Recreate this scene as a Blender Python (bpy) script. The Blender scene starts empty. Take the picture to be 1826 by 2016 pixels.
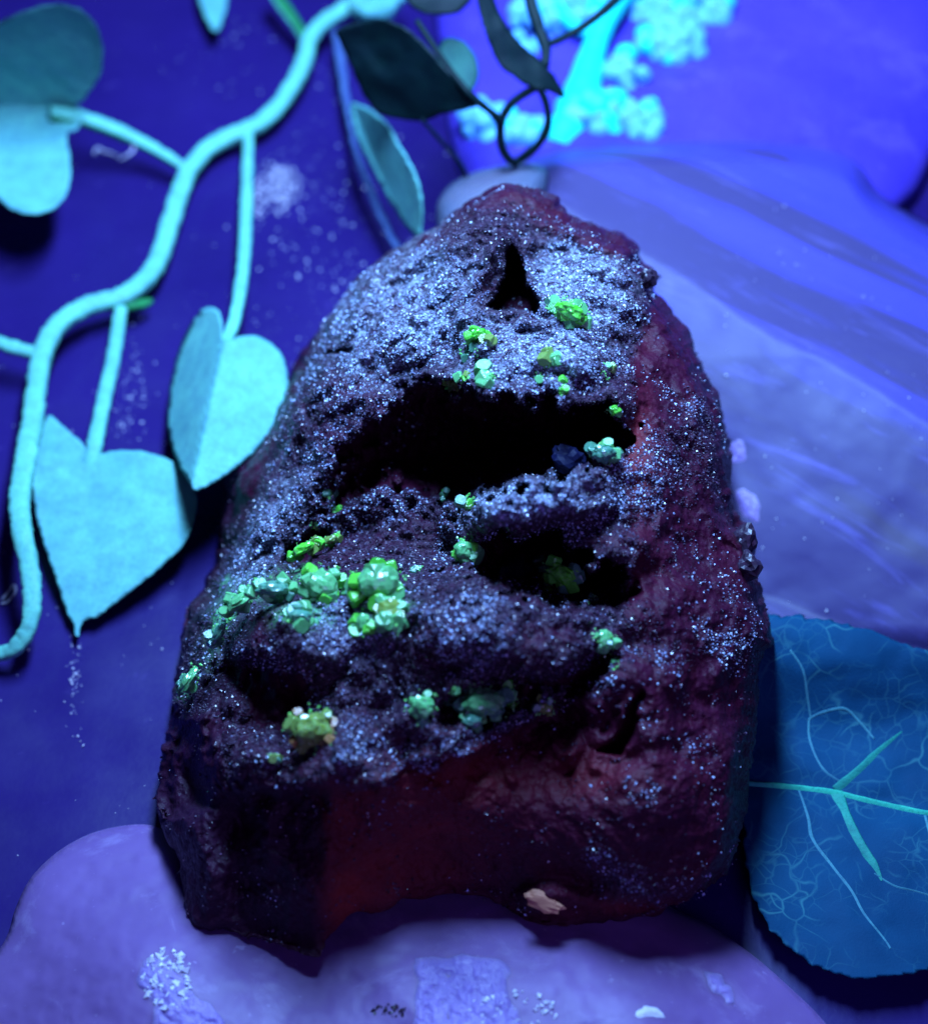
import bpy, bmesh, math, random
import numpy as np
from mathutils import Vector, Matrix, Euler

# ------------------------------------------------------------------ camera, world, lamp, exposure
CM = 0.01                                   # scene is authored in centimetres, built in metres
PITCH = math.radians(50)
DAX = 22.0                                  # cm from lens to the table along the view axis
TANW = 0.2425                               # half width of view
scn = bpy.context.scene
sp, cp = math.sin(PITCH), math.cos(PITCH)
CAM = np.array([0.0, -DAX * cp, DAX * sp])
FWD = np.array([0.0, cp, -sp]); UPV = np.array([0.0, sp, cp]); RGT = np.array([1.0, 0, 0])
cd = bpy.data.cameras.new('camera'); cam = bpy.data.objects.new('camera', cd)
scn.collection.objects.link(cam); scn.camera = cam
cam.location = CAM * CM
cam.rotation_euler = (math.pi / 2 - PITCH, 0, 0)
cd.sensor_fit = 'HORIZONTAL'; cd.sensor_width = 36; cd.lens = 36 / (2 * TANW)
cd.clip_start = 0.005; cd.clip_end = 50
cd.dof.use_dof = True; cd.dof.focus_distance = 18.4 * CM; cd.dof.aperture_fstop = 22

w = bpy.data.worlds.new('World'); scn.world = w; w.use_nodes = True
bg = w.node_tree.nodes['Background']
bg.inputs[0].default_value = (0.16, 0.035, 0.60, 1); bg.inputs[1].default_value = 0.055

ld = bpy.data.lights.new('ultraviolet_torch', 'AREA'); ld.shape = 'RECTANGLE'; ld.size = 2.4 * CM; ld.size_y = 10 * CM
ld.color = (0.25, 0.50, 1.0); ld.energy = 1.15
lo = bpy.data.objects.new('ultraviolet_torch', ld); scn.collection.objects.link(lo)
LAMP = np.array([0.0, 4.0, 15.0])
lo.location = LAMP * CM
lo.rotation_euler = (0, 0, 0)
fd = bpy.data.lights.new('violet_fill', 'AREA'); fd.shape = 'DISK'; fd.size = 9 * CM      # added weak violet fill from the front, lifts the rock's shadow on the stone
fd.color = (0.32, 0.22, 1.0); fd.energy = 0.075
fo = bpy.data.objects.new('violet_fill', fd); scn.collection.objects.link(fo)
fo.location = np.array([6.0, -17.0, 12.0]) * CM
fo.rotation_euler = (Vector((0, 0, 0)) - Vector((6.0, -17.0, 12.0))).to_track_quat('-Z', 'Y').to_euler()

vs = scn.view_settings
vs.view_transform = 'Standard'; vs.look = 'None'; vs.exposure = 0.0; vs.gamma = 1.0; vs.use_curve_mapping = False

# ------------------------------------------------------------------ helpers
C = scn.collection
rng = np.random.default_rng(7); random.seed(7)
K = 2 * TANW / 1826.0
def ray(px, py):
    px = np.asarray(px, float); py = np.asarray(py, float)
    return FWD + ((px - 913) * K)[..., None] * RGT + ((1008 - py) * K)[..., None] * UPV
def P(px, py, d): return CAM + np.asarray(d, float)[..., None] * ray(px, py)
def tdepth(px, py, z=0.0):                 # depth (along the axis) at which a view ray meets height z
    return (CAM[2] - z) / -ray(px, py)[..., 2]

def tag(o, label=None, cat=None, group=None, kind=None):
    if label: o['label'] = label
    if cat: o['category'] = cat
    if group: o['group'] = group
    if kind: o['kind'] = kind
    return o
def empty(name, loc_cm):
    o = bpy.data.objects.new(name, None); C.objects.link(o); o.empty_display_size = 0.005
    o.location = Vector(loc_cm) * CM
    return o
def link(name, me, mat, parent=None, smooth=True):
    o = bpy.data.objects.new(name, me); C.objects.link(o)
    if mat: me.materials.append(mat)
    if parent is not None:
        o.parent = parent
        o.matrix_parent_inverse = Matrix.Translation(-(parent_world(parent)))
    if smooth and len(me.polygons):
        me.polygons.foreach_set('use_smooth', np.ones(len(me.polygons), bool))
    return o
def parent_world(p):
    v = Vector(p.location)
    if p.parent: pass
    return v
def mesh(name, V, F):                      # V in cm
    me = bpy.data.meshes.new(name)
    V = np.asarray(V, float) * CM
    me.from_pydata(V.tolist(), [], F if isinstance(F, list) else F.tolist()); me.update()
    return me

# value noise, vectorised
def _h(i, j, k, s):
    n = (i * 374761393 + j * 668265263 + k * 2147483647 + s * 974634777) & 0xFFFFFFFF
    n = ((n ^ (n >> 13)) * 1274126177) & 0xFFFFFFFF
    n = ((n ^ (n >> 15)) * 2246822519) & 0xFFFFFFFF
    return ((n ^ (n >> 16)) & 0xFFFFFF) / float(0xFFFFFF)
def vn(p, s=0):
    p = np.asarray(p, float); f = np.floor(p); t = p - f; t = t * t * t * (t * (t * 6 - 15) + 10)
    i, j, k = (f[..., a].astype(np.int64) for a in range(3)); r = 0
    for a in (0, 1):
        for b in (0, 1):
            for c in (0, 1):
                wgt = (t[..., 0] if a else 1 - t[..., 0]) * (t[..., 1] if b else 1 - t[..., 1]) * (t[..., 2] if c else 1 - t[..., 2])
                r = r + wgt * _h(i + a, j + b, k + c, s)
    return r * 2 - 1
def fbm(p, o=4, s=0, g=0.5):
    a, r, q = 1.0, 0, np.asarray(p, float)
    for n in range(o): r = r + a * vn(q, s + n * 17); q = q * 2.03 + 5.1; a *= g
    return r
def sstep(a, b, x):
    t = np.clip((x - a) / (b - a), 0, 1); return t * t * (3 - 2 * t)

def spline(pts, n=8, closed=True):
    p = np.asarray(pts, float); m = len(p); out = []
    for i in range(m if closed else m - 1):
        if closed: a, b, c, d = p[i - 1], p[i], p[(i + 1) % m], p[(i + 2) % m]
        else: a, b, c, d = p[max(i - 1, 0)], p[i], p[i + 1], p[min(i + 2, m - 1)]
        for t in np.arange(n) / n:
            out.append(0.5 * (2 * b + (c - a) * t + (2 * a - 5 * b + 4 * c - d) * t * t + (3 * b - a - 3 * c + d) * t ** 3))
    if not closed: out.append(p[-1])
    return np.array(out)
def poly_sd(px, py, poly):                 # signed distance (+ inside), nearest point, parameter index
    shp = px.shape; x = px.ravel(); y = py.ravel()
    best = np.full(x.size, 1e18); nx = np.zeros_like(x); ny = np.zeros_like(y); par = np.zeros_like(x)
    ins = np.zeros(x.size, bool); n = len(poly)
    for i in range(n):
        ax, ay = poly[i][:2]; bx, by = poly[(i + 1) % n][:2]
        dx, dy = bx - ax, by - ay; L = dx * dx + dy * dy + 1e-12
        t = np.clip(((x - ax) * dx + (y - ay) * dy) / L, 0, 1)
        qx, qy = ax + t * dx, ay + t * dy; d = (x - qx) ** 2 + (y - qy) ** 2
        m = d < best; best[m] = d[m]; nx[m] = qx[m]; ny[m] = qy[m]; par[m] = i + t[m]
        cr = ((ay > y) != (by > y)) & (x < (bx - ax) * (y - ay) / (by - ay + 1e-12) + ax)
        ins ^= cr
    sd = np.sqrt(best) * np.where(ins, 1, -1)
    return sd.reshape(shp), nx.reshape(shp), ny.reshape(shp), par.reshape(shp)
def tps(ctrl):                             # thin plate spline through (px, py, value)
    c = np.asarray(ctrl, float); X = c[:, :2] / 500.0; n = len(c)
    def U(r2): return np.where(r2 > 1e-12, r2 * np.log(r2 + 1e-12), 0)
    A = np.zeros((n + 3, n + 3)); d2 = ((X[:, None] - X[None]) ** 2).sum(-1)
    A[:n, :n] = U(d2) + np.eye(n) * 1e-4; A[:n, n] = 1; A[:n, n + 1:] = X; A[n, :n] = 1; A[n + 1:, :n] = X.T
    wv = np.linalg.solve(A, np.concatenate([c[:, 2], [0, 0, 0]]))
    def f(px, py):
        x = np.asarray(px, float) / 500; y = np.asarray(py, float) / 500; r = wv[n] + wv[n + 1] * x + wv[n + 2] * y
        for i in range(n): r = r + wv[i] * U((x - X[i, 0]) ** 2 + (y - X[i, 1]) ** 2)
        return r
    return f

def solid(name, outline, front, back, step=4.0, jag=0.0, pj=14.0):
    """closed shell over an outline: front(px,py,sd,par) and back(...) give view depths in cm.
    returns mesh, dict with the front grid for later look-ups"""
    o = np.asarray(outline, float)
    if jag:
        q = np.stack([o[:, 0] / pj, o[:, 1] / pj, np.zeros(len(o))], 1)
        o = o.copy(); o[:, 0] += jag * fbm(q, 3, 3); o[:, 1] += jag * fbm(q, 3, 9)
    x0, y0 = o[:, :2].min(0) - step; x1, y1 = o[:, :2].max(0) + step
    gx, gy = np.meshgrid(np.arange(x0, x1 + step, step), np.arange(y0, y1 + step, step))
    sd, nx, ny, par = poly_sd(gx, gy, o)
    ins = sd > -step * 0.35
    cell = ins[:-1, :-1] & ins[1:, :-1] & ins[:-1, 1:] & ins[1:, 1:]
    used = np.zeros_like(ins); cnt = np.zeros(ins.shape, int)
    for a in (0, 1):
        for b in (0, 1):
            cnt[a:a + cell.shape[0], b:b + cell.shape[1]] += cell
    used = cnt > 0; bnd = used & (cnt < 4)
    gx = np.where(bnd, nx, gx); gy = np.where(bnd, ny, gy); sd = np.where(bnd, 0, np.maximum(sd, 0))
    df = front(gx, gy, sd, par); db = back(gx, gy, sd, par)
    db = np.where(bnd, df, np.maximum(db, df + 0.01))
    fi = np.full(ins.shape, -1); n = used.sum(); fi[used] = np.arange(n)
    bi = fi.copy(); inner = used & ~bnd; bi[inner] = n + np.arange(inner.sum())
    V = np.concatenate([P(gx[used], gy[used], df[used]), P(gx[inner], gy[inner], db[inner])])
    q = np.argwhere(cell); a, b = q[:, 0], q[:, 1]
    Ff = np.stack([fi[a, b], fi[a + 1, b], fi[a + 1, b + 1], fi[a, b + 1]], 1)
    Fb = np.stack([bi[a, b], bi[a, b + 1], bi[a + 1, b + 1], bi[a + 1, b]], 1)
    same = (Ff == Fb[:, [0, 3, 2, 1]]).all(1)
    F = np.concatenate([Ff, Fb[~same]])
    me = mesh(name, V, F)
    return me, dict(gx=gx, gy=gy, d=df, used=used, n=n, x0=x0, y0=y0, step=step, fi=fi, sd=sd)
def look(g, px, py):
    d = g['d']; fy = (py - g['y0']) / g['step']; fx = (px - g['x0']) / g['step']
    fy = min(max(fy, 0), d.shape[0] - 1.001); fx = min(max(fx, 0), d.shape[1] - 1.001)
    i, j = int(fy), int(fx); a, b = fy - i, fx - j
    return float((d[i, j] * (1 - b) + d[i, j + 1] * b) * (1 - a) + (d[i + 1, j] * (1 - b) + d[i + 1, j + 1] * b) * a)
def worley(p, s=0):
    f = np.floor(p); best = np.full(p.shape[:-1], 9.0)
    for a in (-1, 0, 1):
        for b in (-1, 0, 1):
            for c in (-1, 0, 1):
                g = f + np.array([a, b, c]); i, j, k = (g[..., n].astype(np.int64) for n in range(3))
                q = g + np.stack([_h(i, j, k, s), _h(i, j, k, s + 7), _h(i, j, k, s + 13)], -1)
                best = np.minimum(best, ((q - p) ** 2).sum(-1))
    return np.sqrt(best)

# ------------------------------------------------------------------ materials
class M:
    def __init__(s, name):
        s.m = bpy.data.materials.new(name); s.m.use_nodes = True
        s.t = s.m.node_tree; s.b = s.t.nodes['Principled BSDF']; s.tc = s.t.nodes.new('ShaderNodeTexCoord')
        s.map = s.t.nodes.new('ShaderNodeMapping'); s.map.inputs['Scale'].default_value = (100, 100, 100)
        s.l(s.tc.outputs['Object'], s.map.inputs['Vector']); s.co = s.map.outputs[0]
    def l(s, a, b): s.t.links.new(a, b)
    def noise(s, scale, det=4, rough=0.55, dist=0.0, co=None):
        n = s.t.nodes.new('ShaderNodeTexNoise'); n.inputs['Scale'].default_value = scale
        n.inputs['Detail'].default_value = det; n.inputs['Roughness'].default_value = rough; n.inputs['Distortion'].default_value = dist
        s.l(co or s.co, n.inputs['Vector']); return n.outputs[0]
    def voro(s, scale, feat='F1', out=0, co=None):
        n = s.t.nodes.new('ShaderNodeTexVoronoi'); n.feature = feat; n.inputs['Scale'].default_value = scale
        s.l(co or s.co, n.inputs['Vector']); return n.outputs[out]
    def ramp(s, f, stops):
        n = s.t.nodes.new('ShaderNodeValToRGB'); e = n.color_ramp.elements
        while len(e) < len(stops): e.new(0.5)
        for el, (p, c) in zip(e, stops): el.position = p; el.color = (*c, 1) if len(c) == 3 else c
        s.l(f, n.inputs[0]); return n.outputs[0]
    def mix(s, f, a, b, mode='MIX'):
        n = s.t.nodes.new('ShaderNodeMix'); n.data_type = 'RGBA'; n.blend_type = mode
        for sock, v in ((n.inputs[0], f), (n.inputs[6], a), (n.inputs[7], b)):
            if isinstance(v, (int, float)): sock.default_value = v
            elif isinstance(v, tuple): sock.default_value = (*v, 1)
            else: s.l(v, sock)
        return n.outputs[2]
    def math(s, op, a, b=0.0):
        n = s.t.nodes.new('ShaderNodeMath'); n.operation = op
        for sock, v in ((n.inputs[0], a), (n.inputs[1], b)):
            if isinstance(v, (int, float)): sock.default_value = v
            else: s.l(v, sock)
        return n.outputs[0]
    def attr(s, name):
        n = s.t.nodes.new('ShaderNodeAttribute'); n.attribute_name = name; return n.outputs['Fac']
    def bump(s, h, strength=0.5, dist=0.02, nrm=None):
        n = s.t.nodes.new('ShaderNodeBump'); n.inputs['Strength'].default_value = strength
        n.inputs['Distance'].default_value = dist * CM; s.l(h, n.inputs['Height'])
        if nrm: s.l(nrm, n.inputs['Normal'])
        s.l(n.outputs[0], s.b.inputs['Normal']); return n.outputs[0]
    def set(s, **k):
        for a, v in k.items():
            sock = s.b.inputs[{'color': 'Base Color', 'rough': 'Roughness', 'spec': 'Specular IOR Level', 'sss': 'Subsurface Weight',
                               'sr': 'Subsurface Radius', 'ss': 'Subsurface Scale', 'metal': 'Metallic', 'em': 'Emission Color',
                               'es': 'Emission Strength', 'coat': 'Coat Weight', 'trans': 'Transmission Weight', 'ior': 'IOR'}[a]]
            if isinstance(v, tuple): sock.default_value = (*v, 1) if (a in ('color', 'em')) else v
            elif isinstance(v, (int, float)): sock.default_value = v
            else: s.l(v, sock)
        return s

def mat_table():
    m = M('indigo_lacquer')
    c = m.ramp(m.noise(0.35, 5, 0.6), [(0.3, (0.013, 0.006, 0.075)), (0.7, (0.022, 0.009, 0.11))])
    c = m.mix(m.ramp(m.noise(2.5, 6, 0.7), [(0.62, (0, 0, 0)), (0.8, (0.35, 0.35, 0.35))]), c, (0.12, 0.07, 0.30))
    m.set(color=c, rough=m.ramp(m.noise(1.1, 4), [(0.3, (0.22,) * 3), (0.8, (0.38,) * 3)]), spec=0.35)
    m.bump(m.noise(14, 3), 0.12, 0.01); return m.m
def mat_rock():
    m = M('iron_stained_matrix')
    n1 = m.noise(1.3, 6, 0.62, 0.4); n2 = m.noise(7, 5, 0.65)
    brown = m.ramp(n1, [(0.25, (0.022, 0.002, 0.011)), (0.5, (0.040, 0.003, 0.014)), (0.72, (0.062, 0.005, 0.015))])
    brown = m.mix(m.ramp(n2, [(0.35, (0, 0, 0)), (0.75, (0.8,) * 3)]), brown, (0.05, 0.005, 0.026))
    rust = m.attr('rust')
    brown = m.mix(rust, brown, m.ramp(n2, [(0.3, (0.15, 0.010, 0.012)), (0.7, (0.23, 0.022, 0.016))]))
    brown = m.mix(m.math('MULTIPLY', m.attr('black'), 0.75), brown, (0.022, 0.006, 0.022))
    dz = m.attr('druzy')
    crys = m.ramp(m.noise(16, 4, 0.7), [(0.48, (0.014, 0.005, 0.016)), (0.60, (0.05, 0.025, 0.05)), (0.72, (0.32, 0.30, 0.36))])
    fr = m.math('MULTIPLY', m.attr('brt'), m.ramp(m.noise(6.5, 5, 0.75), [(0.42, (0.0,) * 3), (0.62, (0.85,) * 3)]))
    crys = m.mix(fr, crys, m.ramp(m.noise(30, 3, 0.7), [(0.4, (0.07, 0.06, 0.09)), (0.6, (0.58, 0.68, 0.82))]))
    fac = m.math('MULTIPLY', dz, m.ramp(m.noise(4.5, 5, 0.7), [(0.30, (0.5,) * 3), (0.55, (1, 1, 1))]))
    gr = m.attr('green')
    crys = m.mix(m.math('MULTIPLY', gr, 0.8), crys, (0.12, 0.50, 0.18))
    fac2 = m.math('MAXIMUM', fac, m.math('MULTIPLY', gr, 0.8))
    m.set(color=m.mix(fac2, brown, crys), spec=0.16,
          rough=m.ramp(m.noise(22, 2), [(0.3, (0.32,) * 3), (0.7, (0.65,) * 3)]))
    h = m.math('ADD', m.math('MULTIPLY', m.noise(26, 4, 0.7), 0.8), m.math('MULTIPLY', m.voro(18), 0.6))
    m.bump(h, 0.55, 0.035); return m.m
def mat_grain():
    m = M('sparkling_druse')
    a = m.attr('tone')
    m.set(color=m.ramp(a, [(0.0, (0.03, 0.012, 0.025)), (0.4, (0.10, 0.07, 0.12)), (0.75, (0.27, 0.31, 0.50)), (1.0, (0.62, 0.76, 1.0))]),
          rough=0.24, spec=0.6)
    return m.m
def mat_stone(name, lo_c, hi_c, veil=(0.4, 0.4, 0.75), stretch=(1, 1, 1), rot=(0, 0, 0), sc=0.9, dark=(0.06, 0.05, 0.13), bands=0.0, rough=0.55, off=(0, 0, 0), zone=None):
    m = M(name); m.map.inputs['Rotation'].default_value = rot
    m2 = m.t.nodes.new('ShaderNodeMapping'); m2.inputs['Scale'].default_value = stretch; m2.inputs['Location'].default_value = off; m.l(m.co, m2.inputs['Vector']); m.co = m2.outputs[0]
    c = m.ramp(m.noise(sc, 5, 0.55, 0.3), [(0.3, lo_c), (0.7, hi_c)])
    if bands:
        b = m.ramp(m.noise(sc * 0.9, 4, 0.5, 0.6), [(0.47, (0, 0, 0)), (0.55, (bands,) * 3)])
        c = m.mix(b, c, dark)
    if zone:
        n = m.t.nodes.new('ShaderNodeVectorMath'); n.operation = 'DOT_PRODUCT'; m.l(m.map.outputs[0], n.inputs[0]); n.inputs[1].default_value = zone[0]
        f = m.math('ADD', m.math('ADD', n.outputs['Value'], -zone[1]), m.math('MULTIPLY', m.noise(1.3, 4, 0.6), 1.1))
        c = m.mix(m.ramp(f, [(0.42, (0, 0, 0)), (0.80, (0.8,) * 3)]), c, zone[2])
    c = m.mix(m.ramp(m.noise(sc * 2.6, 6, 0.7, 0.5), [(0.56, (0, 0, 0)), (0.75, (0.5,) * 3)]), c, veil)
    c = m.mix(m.ramp(m.noise(sc * 16, 2, 0.5), [(0.70, (0, 0, 0)), (0.78, (0.45,) * 3)]), c, veil)
    m.set(color=c, rough=rough, spec=0.4, sss=0.5, sr=(0.5, 0.5, 1.0), ss=0.35 * CM)
    m.bump(m.noise(5, 4, 0.6), 0.035, 0.02); return m.m
def mat_leaf(name, a, b, rough=0.6, bumpn=18, alt=None):
    m = M(name)
    c = m.ramp(m.noise(1.6, 5, 0.6), [(0.3, a), (0.7, b)])
    c = m.mix(m.ramp(m.noise(30, 3, 0.7), [(0.5, (0, 0, 0)), (0.72, (0.6,) * 3)]), c, tuple(0.55 * x for x in a))
    c = m.mix(m.ramp(m.noise(5, 5, 0.7), [(0.35, (0.55,) * 3), (0.6, (0, 0, 0))]), c, (0.7 * a[0], 0.62 * a[1], 0.85 * a[2]))
    m.set(color=c, rough=rough, spec=0.15)
    m.bump(m.noise(bumpn, 4, 0.7), 0.35, 0.02); return m.m
def mat_fabric_leaf():
    m = M('veined_fabric')
    warp = m.t.nodes.new('ShaderNodeVectorMath'); warp.operation = 'ADD'
    nz = m.t.nodes.new('ShaderNodeTexNoise'); nz.inputs['Scale'].default_value = 2.0; m.l(m.co, nz.inputs['Vector'])
    sc = m.t.nodes.new('ShaderNodeVectorMath'); sc.operation = 'SCALE'; sc.inputs['Scale'].default_value = 0.5
    m.l(nz.outputs['Color'], sc.inputs[0]); m.l(m.co, warp.inputs[0]); m.l(sc.outputs[0], warp.inputs[1])
    e = m.voro(1.9, 'DISTANCE_TO_EDGE', 0, warp.outputs[0]); e2 = m.voro(5.5, 'DISTANCE_TO_EDGE', 0, warp.outputs[0])
    base = m.ramp(m.noise(0.8, 5, 0.6), [(0.3, (0.002, 0.034, 0.085)), (0.7, (0.003, 0.058, 0.125))])
    patchy = m.noise(1.2, 3)
    v1 = m.math('MULTIPLY', m.ramp(e, [(0.0, (0.32,) * 3), (0.03, (0, 0, 0))]), m.ramp(patchy, [(0.45, (0, 0, 0)), (0.62, (1,) * 3)]))
    v2 = m.math('MULTIPLY', m.ramp(e2, [(0.0, (0.14,) * 3), (0.05, (0, 0, 0))]), m.ramp(m.noise(1.7, 2), [(0.42, (0, 0, 0)), (0.6, (1,) * 3)]))
    c = m.mix(m.math('MAXIMUM', v1, v2), base, (0.08, 0.34, 0.30))
    m.set(color=c, rough=0.7, spec=0.08)
    m.bump(m.noise(40, 3, 0.7), 0.4, 0.012); return m.m
def mat_crystal(name, a, b, em=0.0, ec=(0.1, 1, 0.05)):
    m = M(name)
    oi = m.t.nodes.new('ShaderNodeObjectInfo')
    f = m.math('ADD', m.math('MULTIPLY', m.noise(9, 3, 0.6), 0.7), m.math('MULTIPLY', oi.outputs['Random'], 0.3))
    c = m.ramp(f, [(0.3, a), (0.65, b)])
    c = m.mix(m.ramp(m.noise(22, 4, 0.7), [(0.42, (0, 0, 0)), (0.60, (0.85,) * 3)]), c, (0.5 * b[0] + 0.10, 0.6 * b[1] + 0.16, 0.5 * b[2] + 0.09))
    m.set(color=c, rough=0.14, spec=0.7, sss=0.35, sr=(0.4, 1.0, 0.4), ss=0.06 * CM, em=ec, es=em)
    m.bump(m.noise(30, 3), 0.25, 0.01); return m.m
def mat_plain(name, col, rough=0.5, spec=0.4, **k):
    m = M(name); c = m.mix(m.noise(8, 4), tuple(0.75 * v for v in col), col)
    m.set(color=c, rough=rough, spec=spec, **k); m.bump(m.noise(20, 3), 0.2, 0.01); return m.m

zr = math.radians(37)                        # darker lower zone of the slab, bounded by its diagonal break
za, zb = P(1330., 640., 22.6), P(1800., 900., 21.6); zd = (zb - za)[:2] / np.linalg.norm((zb - za)[:2]); zn = np.array([zd[1], -zd[0]])
if zn[1] > 0: zn = -zn
def zrot(v): return np.array([v[0] * math.cos(zr) - v[1] * math.sin(zr), v[0] * math.sin(zr) + v[1] * math.cos(zr)])
zq = zrot(zn); ZONE = ((float(zq[0]), float(zq[1]), 0.0), float(zq @ zrot(za[:2])), (0.046, 0.030, 0.085))
TABLE = mat_table(); ROCK = mat_rock(); GRAIN = mat_grain()
ST_FRONT = mat_stone('lavender_calcite', (0.13, 0.065, 0.20), (0.18, 0.095, 0.27), veil=(0.34, 0.26, 0.45), sc=0.6)
ST_SLAB = mat_stone('banded_blue_calcite', (0.040, 0.034, 0.30), (0.068, 0.052, 0.40), veil=(0.16, 0.13, 0.5), stretch=(0.3, 2.6, 1.0),
                    rot=(0, 0, math.radians(37)), sc=0.55, dark=(0.048, 0.032, 0.10), bands=0.9, zone=ZONE)
ST_BACK = mat_stone('bright_blue_calcite', (0.040, 0.020, 0.34), (0.09, 0.045, 0.50), veil=(0.2, 0.12, 0.55), sc=0.35)
ST_GREY = mat_stone('smoky_translucent_stone', (0.05, 0.08, 0.13), (0.11, 0.10, 0.15), veil=(0.2, 0.2, 0.3), sc=0.8)
VINE = mat_leaf('pale_green_plastic', (0.13, 0.47, 0.35), (0.165, 0.56, 0.39), 0.5, 22)
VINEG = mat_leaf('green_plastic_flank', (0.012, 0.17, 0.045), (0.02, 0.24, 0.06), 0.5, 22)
VLEAF = mat_leaf('pale_green_leaf', (0.11, 0.38, 0.34), (0.16, 0.50, 0.40), 0.62, 16)
DLEAF = mat_leaf('shade_toned_leaf', (0.001, 0.008, 0.012), (0.002, 0.016, 0.014), 0.55, 14)  # green taken near black, the sprig's shade is in this colour
FLEAF = mat_fabric_leaf()
FVEIN = mat_leaf('glowing_vein', (0.02, 0.40, 0.24), (0.05, 0.56, 0.32), 0.6, 30)
CR_BRIGHT = mat_crystal('bright_green_crystal', (0.04, 0.36, 0.012), (0.11, 0.64, 0.025))
CR_PALE = mat_crystal('frosted_green_crystal', (0.06, 0.30, 0.09), (0.15, 0.50, 0.18))
CR_OLIVE = mat_crystal('olive_crystal', (0.13, 0.18, 0.025), (0.20, 0.30, 0.04))
CR_TEAL = mat_crystal('teal_crystal', (0.03, 0.14, 0.10), (0.08, 0.27, 0.18))
CR_ORANGE = mat_crystal('orange_crystal', (0.26, 0.07, 0.02), (0.36, 0.12, 0.03))
BEAD = mat_plain('white_bead', (0.18, 0.56, 0.95), 0.5, 0.3, sss=0.4, sr=(0.4, 0.6, 1.0), ss=0.08 * CM)
SPRAY = mat_plain('cyan_stem', (0.02, 0.86, 0.80), 0.5, 0.3)
DUST = mat_plain('pale_dust', (0.55, 0.50, 0.62), 0.6, 0.5)
CHIP = mat_plain('frosted_chip', (0.62, 0.60, 0.72), 0.45, 0.5, sss=0.3, sr=(0.5, 0.5, 1.0), ss=0.05 * CM)
TAN = mat_plain('tan_chip', (0.55, 0.24, 0.14), 0.6, 0.3)

# ------------------------------------------------------------------ the table
bm = bmesh.new()
bmesh.ops.create_grid(bm, x_segments=8, y_segments=8, size=0.6)
me = bpy.data.meshes.new('table'); bm.to_mesh(me); bm.free()
tb = link('table', me, TABLE); tag(tb, 'glossy dark indigo table top dusted with specks', 'table', kind='structure')

# ------------------------------------------------------------------ stones
def stone(name, outline, outd, inner, R, bulge, mat, label, cat='stone', rough=(0.05, 1.2), step=7, seed=0, gap=0.0, hmap=None):
    o = spline(outline, 6); od = tps(outd) if outd else (lambda x, y: tdepth(x, y, 0.06)); fi = tps(inner) if inner else None
    def front(px, py, sd, par):
        t = np.clip(sd / R, 0, 1); k = 1 - np.sqrt(1 - (1 - t) ** 2)
        a = fi(px, py) if hmap is None else tdepth(px, py, hmap(px, py)); d = a + (od(px, py) - a) * k
        q = P(px, py, d)
        d = d + t * (rough[0] * fbm(q * rough[1], 4, seed) + 0.15 * rough[0] * fbm(q * 8, 3, seed + 5))
        return np.minimum(d, tdepth(px, py) - 0.04)
    def back(px, py, sd, par):
        t = np.clip(sd / R, 0, 1)
        d = od(px, py) + bulge * np.sqrt(1 - (1 - t) ** 2)
        return np.minimum(d, tdepth(px, py) - 0.01)
    me, g = solid(name, o, front, back, step)
    return me, g

# bright blue stone far behind
me, gback = stone('stone', [(860, -330), (1300, -380), (1850, -330), (2020, -60), (1960, 160), (1850, 300), (1790, 400), (1650, 490), (1300, 520), (1000, 460), (900, 330), (870, 150), (850, -60)],
    None, None, 210, 0.3, ST_BACK, '', rough=(0.06, 0.7), seed=3, hmap=lambda x, y: 0.62 + 0.0 * x)
o = link('stone', me, ST_BACK)
tag(o, 'bright blue glowing stone lying behind the beaded spray and the banded slab', 'stone')
# banded slab leaning behind the specimen
me, gslab = stone('stone', [(960, 420), (1010, 330), (1070, 300), (1180, 283), (1350, 275), (1500, 275), (1620, 287), (1690, 318), (1740, 385), (1826, 440), (1960, 520), (2080, 800), (2060, 1120), (1960, 1290), (1826, 1340), (1600, 1340), (1350, 1320), (1200, 1200), (1080, 900), (990, 620)],
    None, None, 46, 0.3, ST_SLAB, '', rough=(0.010, 0.8), seed=11, hmap=lambda x, y: 1.42 - 0.0021 * np.maximum(0, (y - 520) - 0.60 * (x - 1290) + 10 * fbm(np.stack([x / 150, y / 150, x * 0], -1), 3, 8)) - 0.0006 * np.maximum(0, y - 700) - 0.2 * sstep(1230, 1330, y))
slab = empty('stone', P(1500., 900., 21.)); slab.location.z = 0
tag(slab, 'banded violet blue translucent slab propped behind the dark specimen', 'stone')
link('body', me, ST_SLAB, slab)
# smoky translucent lump beside the specimen's tip
me, g = stone('stone', [(858, 420), (880, 370), (930, 340), (990, 325), (1050, 322), (1080, 345), (1060, 420), (980, 520), (880, 520)],
    [(870, 400, 23.6), (990, 325, 23.8), (1080, 345, 23.6), (980, 520, 22.9)], [(930, 400, 22.9), (1000, 370, 23.0), (960, 470, 22.5)], 45, 0.5, ST_GREY, '', seed=21, step=5)
o = link('stone', me, ST_GREY); tag(o, 'small smoky grey translucent stone showing behind the tip of the specimen', 'stone')
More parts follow.
